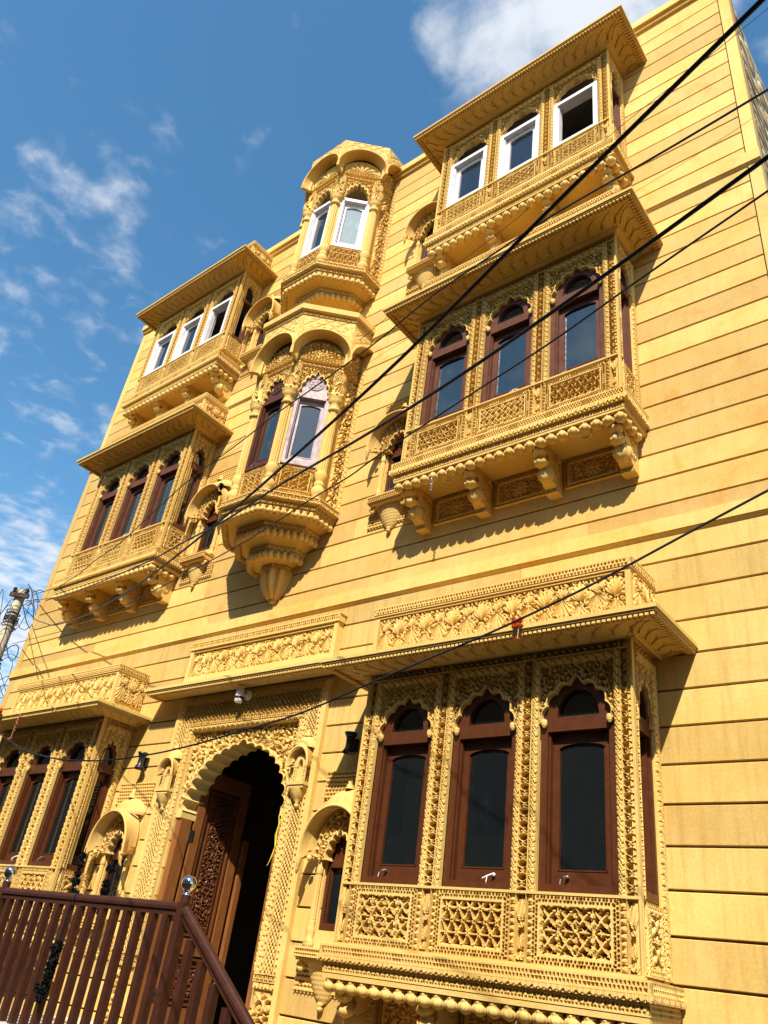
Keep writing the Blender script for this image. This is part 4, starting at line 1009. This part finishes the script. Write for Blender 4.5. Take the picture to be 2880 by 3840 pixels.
# ------------------------------------------------------------------ the building
def building():
    root = thing('sandstone_building', 'tall yellow sandstone building of grooved stone courses with a flat parapet', 'building')
    g0, dg = 1.819, .2525
    openings = []
    for sx in (1, -1):
        c = sx*BAYX
        for lv in (LG, LM, LT): openings.append((c-1.02, c+1.02, lv['p1']-.1, lv['apex']+.05))
        for dz in (0, -4.172, 3.53): openings.append((sx*NXC-.165, sx*NXC+.165, 6.10+dz, 6.86+dz))
    openings += [(-.62, .62, 6.2, 8.2), (-.62, .62, 9.9, 11.85), (-.79, .79, 0.2, 3.6)]
    bands = [(4.835, 4.955), (8.62, 8.765), (11.99, 12.12)]
    grooves = [g0+dg*k for k in range(-7, 42)]
    rows = []
    z = [x for x in grooves if x < 4.80]+[4.835]
    rows += [(a, b, 'wall_low') for a, b in zip(z[:-1], z[1:])]
    z = [4.955]+[x for x in grooves if 5.1 < x < 8.5]+[8.62]; rows += [(a, b, 'wall') for a, b in zip(z[:-1], z[1:])]
    z = [8.765]+[x for x in grooves if 8.85 < x < 11.9]+[11.99]; rows += [(a, b, 'wall') for a, b in zip(z[:-1], z[1:])]
    XL, XR = -5.475, 5.398; gp = .0072
    for ri, (a, b, mk) in enumerate(rows):
        if b < .7: continue
        free = [(XL, XR)]
        for (u0, u1, z0, z1) in openings:
            if z1 > a and z0 < b:
                nf = []
                for (p, q) in free:
                    if u1 <= p or u0 >= q: nf.append((p, q)); continue
                    if u0 > p: nf.append((p, u0))
                    if u1 < q: nf.append((u1, q))
                free = nf
        for (p, q) in free:
            n = max(1, int(round((q-p)/2.3)))
            cuts = [p]+[p+(q-p)*(i+RNG.uniform(-.3, .3))/n for i in range(1, n)]+[q]
            for i in range(n):
                mb = MB(); x0, x1 = cuts[i]+.0014, cuts[i+1]-.0014; z0_, z1_ = a+gp, b-gp; y = RNG.uniform(-.0012, .0012); c = .004
                V = [FRONT(u, d, zz) for (u, zz) in ((x0, z0_), (x1, z0_), (x1, z1_), (x0, z1_)) for d in (-.055,)]+\
                    [FRONT(u, y-c, zz) for (u, zz) in ((x0, z0_), (x1, z0_), (x1, z1_), (x0, z1_))]+\
                    [FRONT(u, y, zz) for (u, zz) in ((x0, z0_+c), (x1, z0_+c), (x1, z1_-c), (x0, z1_-c))]
                q4 = [(8, 9, 10, 11)]
                for o in (0, 4):
                    for j in range(4): k = (j+1) % 4; q4.append((o+j, o+k, o+4+k, o+4+j))
                mb.add(V, q4); mb.obj('stone_block', M[mk], root)
    # backing wall behind the joints, cut by the same openings
    mb = MB(); xs = sorted({-5.62, 5.515, *[o[0] for o in openings], *[o[1] for o in openings]}); zs_ = sorted({-.3, 12.1, *[o[2] for o in openings], *[o[3] for o in openings]})
    for i in range(len(xs)-1):
        for j in range(len(zs_)-1):
            cx, cz = (xs[i]+xs[i+1])/2, (zs_[j]+zs_[j+1])/2
            if any(o[0] < cx < o[1] and o[2] < cz < o[3] for o in openings): continue
            grid(mb, FRONT(np.array([[xs[i], xs[i]], [xs[i+1], xs[i+1]]]), -.034, np.array([[zs_[j], zs_[j+1]], [zs_[j], zs_[j+1]]])))
    mb.obj('backing_wall', M['joint'], root)
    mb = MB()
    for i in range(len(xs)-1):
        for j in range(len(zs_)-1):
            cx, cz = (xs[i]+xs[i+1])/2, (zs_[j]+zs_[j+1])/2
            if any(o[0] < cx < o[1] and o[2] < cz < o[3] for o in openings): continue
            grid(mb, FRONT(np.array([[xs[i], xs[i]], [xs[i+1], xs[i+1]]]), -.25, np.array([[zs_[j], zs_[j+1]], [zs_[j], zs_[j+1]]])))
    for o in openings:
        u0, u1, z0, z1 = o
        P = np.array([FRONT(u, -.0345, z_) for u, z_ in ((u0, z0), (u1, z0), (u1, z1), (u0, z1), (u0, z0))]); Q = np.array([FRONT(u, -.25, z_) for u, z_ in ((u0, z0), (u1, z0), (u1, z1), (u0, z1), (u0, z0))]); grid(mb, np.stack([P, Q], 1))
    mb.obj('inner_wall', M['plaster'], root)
    for z0, z1 in bands:
        top = z0 > 11
        mb = MB(); d = .075 if top else .032; box(mb, FRONT, -5.63, 5.525, -.028, d, z0+(.012 if top else 0), z1)
        if not top: prism(mb, FRONT, [(-.028, z0-.03), (.0, z0-.03), (.026, z0-.002), (-.028, z0-.002)], -5.63, 5.525, 'dz')
        else: box(mb, FRONT, -5.63, 5.525, -.028, .035, z0-.045, z0+.011)
        mb.obj('string_course' if not top else 'parapet_coping', M['wall'], root)
    for x0, x1 in ((-5.62, -5.482), (5.408, 5.515)):
        for a, b in ((-.3, 4.80), (4.957, 8.588), (8.767, 11.94)):
            n = max(2, int((b-a)/1.15)); hgt = (b-a)/n
            for i in range(n):
                mb = MB(); box(mb, FRONT, x0, x1, -.03, .004, a+hgt*i+.001, a+hgt*(i+1)-.001); mb.obj('pilaster_block', M['wall' if b > 5 else 'wall_low'], root)
    # flank of rubble on the right, plain flank on the left, roof, floors, back
    mb = MB(); box(mb, FRONT, 5.40, 5.500, -7.5, -.031, -.3, 12.08); mb.obj('flank_wall', M['mortar'], root)
    mb = MB(); box(mb, FRONT, -5.62, -5.50, -7.5, -.031, -.3, 12.08); mb.obj('flank_wall', M['wall'], root)
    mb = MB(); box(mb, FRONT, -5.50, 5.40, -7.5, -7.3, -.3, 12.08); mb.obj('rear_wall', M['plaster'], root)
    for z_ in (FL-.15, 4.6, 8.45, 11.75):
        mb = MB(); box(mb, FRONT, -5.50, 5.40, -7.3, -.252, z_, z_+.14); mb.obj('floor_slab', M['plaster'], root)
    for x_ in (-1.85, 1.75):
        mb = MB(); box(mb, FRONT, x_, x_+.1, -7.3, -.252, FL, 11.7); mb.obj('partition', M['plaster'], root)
    SF = Fr((5.5, 0, 0), (0, 1, 0), (1, 0, 0)); zz = 8.0; nst = 0
    while zz < 12.0:
        h = RNG.uniform(.16, .26); y = .16+RNG.uniform(0, .1)
        while y < 3.6 and nst < 240:
            L = RNG.uniform(.30, .85)
            mb = MB(); k = 10; t = np.linspace(0, 2*PI, k, endpoint=False); ex = .42
            cu_ = np.sign(np.cos(t))*np.abs(np.cos(t))**ex; sz = np.sign(np.sin(t))*np.abs(np.sin(t))**ex
            j = RNG.uniform(.82, 1.05, k); u = y+L/2+cu_*(L/2-.018)*j; w = zz+h/2+sz*(h/2-.014)*j; pr = RNG.uniform(.002, .012)
            tl = RNG.uniform(-.015, .015, k)
            A = SF(u, -.01, w); B = SF(y+L/2+(u-y-L/2)*.93, pr+tl*.5, zz+h/2+(w-zz-h/2)*.9); Cc = SF(y+L/2+(u-y-L/2)*.55, pr+.006+tl*.5, zz+h/2+(w-zz-h/2)*.5)
            grid(mb, np.stack([A, B, Cc], 1), closed=True); mb.ngon(Cc, [list(range(k))]); mb.obj('rubble_stone', M['rubble'], root, True); nst += 1
            y += L+.01
        zz += h+.008
    mb = MB(); box(mb, SF, .0, .155, .0, .016, 6.0, 12.0); mb.obj('quoin_strip', M['wall'], root)
    return root
building()

# ------------------------------------------------------------------ street, landing, steps
mb = MB(); grid(mb, np.array([[(-300, -300, 0), (-300, 300, 0)], [(300, -300, 0), (300, 300, 0)]], float)); structure(mb.obj('street', M['road']))
mb = MB(); box(mb, FRONT, -1.45, 1.30, .06, 1.30, .004, FL-.03); structure(mb.obj('landing', M['wall_low']))
mb = MB(); box(mb, FRONT, -1.47, 1.32, -.24, 1.32, FL-.029, FL); structure(mb.obj('landing_floor', M['tile']))
for s in (-1, 1):
    x0 = 1.32 if s > 0 else -1.47; lf_ = .005 if s > 0 else .005
    mb = MB()
    for i in range(5): box(mb, FRONT, *sorted((x0+s*(.003+.27*i), x0+s*(.27*(i+1)))), .10, 1.30, .004, FL-.17*(i+1)-.002)
    structure(mb.obj('steps', M['wall_low']))

# ------------------------------------------------------------------ railing
def railing():
    root = thing('stair_railing', 'maroon metal railing with square balusters and two steel ball finials before the door', 'railing')
    y = -1.21; mt = M['rail']; top = 1.93
    X0, X1 = -1.37, 1.20
    def rail_piece(p, q, name='handrail'):
        p, q = np.array(p), np.array(q); m = MB(); d = (q-p)/np.linalg.norm(q-p); U_ = np.cross(d, [0, -1, 0]); up = np.cross([0, -1., 0], d) if False else np.array([-d[2], 0, d[0]])
        prof = [(-.034, -.012), (-.036, .008), (-.030, .026), (-.016, .036), (0, .039), (.016, .036), (.030, .026), (.036, .008), (.034, -.012), (.022, -.020), (-.022, -.020)]
        P = np.array([[pt+np.array([0, a, 0])+up*b for (a, b) in prof] for pt in (p, q)]).transpose(1, 0, 2)
        grid(m, P, closed=True)
        for k in (0, -1): m.ngon(P[:, k], [list(range(len(prof)))])
        P2 = np.array([[pt+np.array([0, a, 0])+up*b for (a, b) in ((-.020, -.05), (-.020, -.0205), (.020, -.0205), (.020, -.05))] for pt in (p, q)]).transpose(1, 0, 2); grid(m, P2, closed=True)
        return m.obj(name, mt, root)
    rail_piece((X0+.03, y, top-.035), (X1-.03, y, top-.035))
    sl = (1.93-1.315)/(2.077-1.19)
    rail_piece((X1+.03, y, top-.05), (X1+.03+1.32, y, top-.05-1.32*sl)); rail_piece((X0-.03-1.32, y, top-.05-1.32*sl), (X0-.03, y, top-.05))
    for px in (X0, X1, X0-1.33, X1+1.33):
        base = FL if px in (X0, X1) else .01; tp = top-.02 if px in (X0, X1) else top-.05-1.32*sl
        m = MB(); box(m, FRONT, px-.034, px+.034, -y-.034, -y+.034, base, tp+.02)
        lathe(m, (px, y, tp+.02), [(.034, 0), (.034, .05)], 16); po = m.obj('post', mt, root)
        m = MB(); lathe(m, (px, y, tp+.071), [(.036, 0), (.036, .006), (.022, .012), (.020, .02), (.03, .024), (.03, .03), (.015, .034)], 20)
        ball(m, (px, y, tp+.071+.026+.052), .056, 28, 20); m.obj('ball_finial', M['steel'], po, True)
    bm = MB(); w = .0265; h = top-.085-FL
    box(bm, FRONT, -w, w, -w, w, 0, h); me = bm.mesh('baluster', mt)
    n = 15
    for i in range(n): link('baluster', me, root, None, (X0+(X1-X0)*(i+1)/(n+1), y, FL+.001))
    for s, x0 in ((1, X1), (-1, X0)):
        for i in range(7):
            dx = .165*(i+1); z1 = top-.11-dx*sl; st_ = FL-.17*(int((dx-.1)/.27)+1); st_ = max(.005, st_)
            mm = MB(); box(mm, FRONT, x0+s*dx-w, x0+s*dx+w, -y-w, -y+w, st_, z1); mm.obj('baluster', mt, root)
    m = MB(); box(m, FRONT, X0+.035, X1-.035, -y-.02, -y+.02, FL+.07, FL+.10); m.obj('bottom_bar', mt, root) if False else None
    return root
railing()

# ------------------------------------------------------------------ garlands, lamps, small hung things
def pompom(mb, c, r):
    ball(mb, c, r*.62, 10, 7, .12)
    n = 90
    for i in range(n):
        t = RNG.normal(size=3); t /= np.linalg.norm(t); p = np.array(c)+t*r*.35; q = np.array(c)+t*r*RNG.uniform(.9, 1.12)
        s = np.cross(t, RNG.normal(size=3)); s = s/np.linalg.norm(s)*r*.13
        mb.add([p-s, p+s, q+s*.8, q-s*.8], [(0, 1, 2, 3)])
def garland(name, label, pts, balls, r, mat, cord, cat, group):
    root = thing(name, label, cat, group, tuple(pts[0])); o0 = np.array(pts[0])
    m = MB(); tube(m, np.array(pts)-o0, .006 if mat is M['yarn'] else .002, 6); m.obj('cord', cord, root)
    for c, rr in balls:
        m = MB(); pompom(m, np.array(c)-o0, rr); m.obj('pompom' if mat is M['yarn'] else 'marigold_flower', mat, root)
    return root
GB = 'black pompom garlands by the railing'
garland('pompom_garland', 'black pompom garland hung on the left side of the ground niche window', [(-1.80, -.26, 2.44), (-1.805, -.27, 2.2), (-1.80, -.27, 1.9)], [((-1.80, -.27, z), r) for z, r in ((2.36, .045), (2.28, .05), (2.19, .042), (2.12, .055), (2.03, .05), (1.95, .05))], .05, M['yarn'], M['yarn'], 'garland', GB)
garland('pompom_garland', 'black pompom garland hung on the right side of the ground niche window', [(-1.255, -.25, 2.46), (-1.25, -.26, 2.2), (-1.25, -.27, 1.8)], [((-1.25, -.26, z), r) for z, r in ((2.26, .055), (2.12, .05), (2.06, .05), (1.98, .05), (1.88, .04))], .05, M['yarn'], M['yarn'], 'garland', GB)
garland('pompom_garland', 'black pompom garland draped over the maroon handrail', [(-.20, -1.20, 1.90), (-.19, -1.20, 1.945), (-.17, -1.22, 1.95), (-.14, -1.265, 1.88), (-.13, -1.28, 1.6), (-.17, -1.28, 1.2)], [((-.135+.0*z, -1.285, z), r) for z, r in ((1.545, .05), (1.50, .04), (1.44, .05), (1.37, .045), (1.34, .04))]+[((-.17, -1.285, 1.26), .055), ((-.16, -1.285, 1.20), .04)], .05, M['yarn'], M['yarn'], 'garland', GB)
t = thing('pompom_garland', 'small black pompom tuft at the foot of the middle oriel column', 'tassel', GB, (-.40, -.80, 6.26)); m = MB(); pompom(m, (0, 0, 0), .045); pompom(m, (.012, 0, -.10), .03); tube(m, [(0, 0, .03), (.0, 0, -.12)], .006, 5); m.obj('pompom', M['yarn'], t)
GM = 'dried marigold strings on the eaves'
def mstring(label, x, z, n, L, cluster):
    p0 = (x, -.765, z)
    b = [((x+RNG.uniform(-.03, .03), -.765+RNG.uniform(-.012, .012), z-L*i/max(1, n)+RNG.uniform(-.01, .01)), .017) for i in range(1, n+1)]
    if cluster: b += [((x+RNG.uniform(-.055, .055), -.765+RNG.uniform(-.02, .02), z+RNG.uniform(-.045, .045)), .020) for _ in range(9)]
    garland('marigold_string', label, [p0, (x-.005, -.77, z-L*.5), (x-.01, -.768, z-L)], b, .02, M['marigold'], M['thread'], 'flower string', GM)
mstring('clump of orange marigolds on the eave of the right ground bay window', 3.59, 3.90, 1, .12, True)
mstring('long string of dried marigolds at the middle of the left ground eave', -3.27, 3.90, 4, .35, False)
mstring('short marigold string on the left ground eave, nearest the door', -2.46, 3.90, 1, .11, False)
mstring('short marigold string at the outer end of the left ground eave', -3.81, 3.92, 1, .03, True)
def lamp_white():
    r = thing('spot_lamp', 'white cylinder spot lamp with a black band above the doorway', 'lamp', None, (0.0, -.048, 3.995))
    m = MB(); lathe(m, (0, 0, -.02), [(.001, 0), (.045, 0), (.05, .006), (.05, .02), (.02, .03), (.018, .05)], 20, axis=(0, -1, 0)); tube(m, [(0, -.04, -.02), (-.02, -.05, -.02), (-.05, -.075, -.03)], .012, 8); m.obj('mount', M['plastic'], r)
    m = MB(); lathe(m, (-.05, -.085, 0), [(.001, -.11), (.036, -.11), (.042, -.105), (.042, -.075)], 24); lathe(m, (-.05, -.085, 0), [(.042, -.05), (.042, .03), (.036, .036), (.001, .036)], 24); m.obj('lamp_body', M['plastic'], r, True)
    m = MB(); lathe(m, (-.05, -.085, 0), [(.041, -.0749), (.0425, -.0749), (.0425, -.0501), (.041, -.0501)], 24); m.obj('lamp_band', M['black'], r)
lamp_white()
wl = None
for x, lab in ((-1.525, 'black wall lamp flared at both ends, left of the doorway'), (1.53, 'black wall lamp flared at both ends, right of the doorway')):
    if wl is None:
        wl = thing('wall_lamp', lab, 'lamp', 'black wall lamps beside the door', (x, 0, 3.38))
        m = MB(); box(m, FRONT, -.03, .03, .001, .035, -.05, .05); m.obj('mount', M['black'], wl)
        m = MB(); lathe(m, (0, -.085, 0), [(.001, -.055), (.044, -.055), (.060, -.088), (.058, -.088), (.036, -.04), (.034, 0), (.036, .04), (.058, .088), (.060, .088), (.044, .055), (.001, .055)], 20)
        m.obj('lamp_shade', M['black'], wl, True)
    else:
        c = copy_tree(wl); c.location = (x, 0, 3.38); c['label'] = lab
w = thing('yellow_wire', 'loose yellow wire hanging down the right jamb of the open doorway', 'wire', None, (.80, -.03, 2.84))
m = MB(); tube(m, [(0, 0, 0), (-.015, -.03, -.06), (.01, -.035, -.13), (-.012, -.035, -.22), (.012, -.035, -.32), (-.01, -.03, -.40), (-.06, -.02, -.47)], .003, 6); tube(m, [(.005, 0, 0), (.02, -.03, -.08), (0, -.035, -.2), (.016, -.035, -.3), (-.03, -.03, -.44)], .003, 6); m.obj('wire', M['yellow'], w)
ch = thing('hanging_chain', 'short steel chain hanging from the middle floor right bay window', 'chain', None, (2.39, -.43, 5.80))
for i in range(7):
    m = MB(); t = np.linspace(0, 2*PI, 13); a = np.stack([.011*np.cos(t), np.zeros(13), .019*np.sin(t)-.032*i], 1)
    if i % 2: a = a[:, [1, 0, 2]]
    tube(m, a, .004, 5, False); m.obj('chain_link', M['steel'], ch)
for i, (x, lab) in enumerate(((2.50, 'white cable coil under the middle floor right bay window, near the chain'), (3.89, 'white cable coil under the middle floor right bay window, below its right window'))):
    q = thing('cable_coil', lab, 'cable', 'white cable coils', (x, -.33, 5.795)); m = MB(); t = np.linspace(0, 4.3*PI, 44)
    tube(m, np.stack([.05*np.cos(t), .045*np.sin(t), -.035-.002*t+.012*np.cos(t)], 1), .0045, 5); tube(m, [(.05, 0, -.04), (.08, .02, -.10), (.11, .03, -.14)], .003, 5); m.obj('coil', M['plastic'], q)

# ------------------------------------------------------------------ utility pole and overhead cables
def ray_at(px, py, dist):
    d = cf*2928.26+cr*(px-1440)-cu*(py-1920); return np.array([CX, CY, CZ])+d/np.linalg.norm(d)*dist
PB = ray_at(-10, 2460, 14.2); PT = ray_at(85, 2215, 14.2)
pole = thing('utility_pole', 'leaning concrete utility pole with tangled black cables at the left edge', 'utility pole', None, (PB[0], PB[1], 0))
ax = np.array([PT[0]-PB[0], PT[1]-PB[1], 0])
hz = PT[2]; foot = np.array([0., 0, 0]); tip = np.array([ax[0], ax[1], hz])
m = MB(); k = np.linspace(0, 1, 12)[:, None]; tube(m, foot+(tip-foot)*k, np.linspace(.115, .080, 12), 14); m.obj('pole', M['concrete'], pole, True)
def along(z): return tip*(z/hz)
m = MB()
for dz in (.12, 1.35):
    c = along(hz-dz); box(m, Fr(c, (.72, .69, 0), (.69, -.72, 0)), -.13, .17, .07, .12, -.035, .035); m.obj('crossarm', M['iron'], pole); m = MB()
m = MB()
for dx, dz in ((.12, .10), (-.08, .06)):
    c = along(hz-.12)+np.array([.72, .69, 0])*dx+np.array([.69, -.72, 0])*.095; m = MB(); lathe(m, c+np.array([0, 0, .036]), [(.02, 0), (.035, .02), (.025, .04), (.035, .06), (.02, .09), (.001, .095)], 10); m.obj('insulator', M['black'], pole)
m = MB()
for i in range(20):
    z = hz-RNG.choice([.1, .25, .5, 1.3, 1.45])+RNG.uniform(-.1, .1); c = along(z); a = RNG.uniform(0, 2*PI); L = RNG.uniform(.2, .8)
    d = np.array([math.cos(a), math.sin(a), 0]); t = np.linspace(0, 1, 12)[:, None]
    tube(m, c+d*.12+d*L*np.sin(t*PI)*.6+np.array([0, 0, 1])*(-L*RNG.uniform(.3, 1.3)*t+.25*np.sin(t*7+a))+np.array([-d[1], d[0], 0])*.2*np.sin(t*4+a), RNG.uniform(.004, .008), 5, False)
for zz in (hz-.45, hz-.55, hz-1.2, hz-1.3):
    t = np.linspace(0, 6*PI, 50); tube(m, along(zz)+np.stack([  .11*np.cos(t), .11*np.sin(t), .01*t-.1], 1), .009, 5, False)
o = m.obj('cable_tangle', M['cable'], pole); o['kind'] = 'stuff'
def w2(pts, s=2880/1659): return [(x*s, y*s) for x, y in pts]
def cable(label, pix, d0, d1, r, mat=M['cable']):
    """a cable hangs in the upright plane through its two ends; the photograph's bends are kept in that plane"""
    A = ray_at(*pix[0], d0); B = ray_at(*pix[-1], d1); h = B-A; nrm = np.cross(h, [0, 0, 1.0]); nrm /= np.linalg.norm(nrm)
    O = np.array([CX, CY, CZ]); P = []
    for q in pix:
        d = ray_at(*q, 1.0)-O; P.append(O+d*(((A-O)@nrm)/(d@nrm)))
    P = np.array(P); s = np.concatenate([[0], np.cumsum(np.linalg.norm(np.diff(P, axis=0), axis=1))]); n = 70
    # smooth pass through the points
    q = np.linspace(0, s[-1], n); R = np.stack([np.interp(q, s, P[:, i]) for i in range(3)], 1)
    for _ in range(3): R[1:-1] = (R[:-2]+2*R[1:-1]+R[2:])/4
    m = MB(); tube(m, R-A, r, 8); o = m.obj('overhead_cable', mat); o.location = A
    return tag(o, label, 'cable', 'overhead cables')
L5 = lambda x, y: (x*.3617, 2000+y*.3617)
C2_ = lambda x, y: (700+x*.5198, 1150+y*.5198)
CA = lambda x, y: (1400+x*.8921, y*.8921)
CB = lambda x, y: (1300+x*.9524, 900+y*.9524)
CF = lambda x, y: (x*.8439, 2100+y*.8439)
cable('thick black cable crossing the top right bay window up to the corner', [L5(240, 760), L5(370, 900), L5(550, 960), L5(700, 920), L5(900, 850), L5(1270, 640), L5(1490, 500), C2_(0, 1740), C2_(300, 1500), C2_(640, 1200), C2_(830, 1040), C2_(1100, 780), C2_(1270, 640), CB(250, 440), CB(320, 370), CB(400, 290), CB(530, 140), CB(690, 0), CA(740, 880), CA(1000, 620), CA(1300, 330), CA(1640, 0), (2990, -130)], 14.1, 1.7, .0050)
cable('thick black cable passing below the middle right eave and across its windows', [L5(260, 705), L5(590, 665), L5(800, 600), L5(1200, 440), L5(1659, 240), C2_(0, 1680), C2_(250, 1570), C2_(640, 1300), C2_(900, 1150), C2_(1170, 1000), CB(0, 815), CB(480, 520), CB(700, 360), CB(1000, 150), CA(1220, 990), CA(1659, 660), (3000, 500)], 14.1, 1.8, .0050)
cable('thin kinked cable running from the pole top past both oriels', [L5(330, 640), L5(600, 560), L5(860, 400), L5(910, 330), L5(1230, 120), C2_(0, 1260), C2_(400, 970), C2_(610, 800), C2_(720, 710), C2_(850, 640), C2_(1160, 400), CB(0, 490), CB(145, 385), CB(350, 200), CB(520, 100), CA(600, 1000), CA(770, 890), CA(1080, 720), CA(1380, 545), CA(1659, 375), (2990, 270)], 14.1, 4.0, .0056)
cable('thin straight cable crossing the middle right windows just below the thick one', [L5(130, 1145), L5(700, 1000), L5(1000, 870), L5(1400, 700), C2_(0, 1925), C2_(440, 1690), C2_(640, 1560), C2_(900, 1380), C2_(1300, 1160), CB(0, 930), CB(560, 560), CB(960, 310), CA(870, 1345), CA(1430, 960), CA(1659, 800), (2990, 640)], 14.1, 3.4, .0046)
cable('very fine wire crossing the middle oriel and the top right corner', [C2_(-900, 1950), C2_(400, 950), C2_(780, 620), C2_(1100, 370), C2_(1400, 110), CA(600, 925), CA(1060, 510), CA(1310, 320), CA(1659, 35), (2990, -60)], 14.1, 9.6, .0035)
cable('sagging black cable crossing the doorway and the right ground eave', [(-60, 2700), CF(0, 775), CF(110, 850), CF(270, 890), CF(480, 893), CF(700, 860), CF(870, 820), CF(1350, 680), CF(1659, 540), (1824, 2381), (2200, 2205), (2586, 1995), (2880, 1839), (3000, 1775)], 5.2, 2.3, .0036)
# ------------------------------------------------------------------ unseen house across the street, mirrored in glass, shaped to block sky light
r = thing('street_house', 'long plastered house row across the street, dark in the window reflections', 'house', None, (-4, -9.4, 0))
m = MB(); box(m, FRONT, -30, 24, 0, 7, -.1, 9.2); m.obj('house_wall', M['street_wall'], r)
m = MB(); box(m, FRONT, -30.1, 24.1, -.1, 7.1, 9.2, 9.4); m.obj('house_coping', M['street_wall'], r)
wm_ = MB(); box(wm_, FRONT, 0, 1.1, -.03, .0, 0, 1.5); wm_ = wm_.mesh('house_window', M['brown'])
for i in range(18):
    for z in (1.2, 4.4, 7.6): link('house_window', wm_, r, None, (-28+2.9*i, 0, z))
for o in S.objects:
    if o.parent is None and o.get('label') and not o.get('kind'): o['kind'] = 'thing'
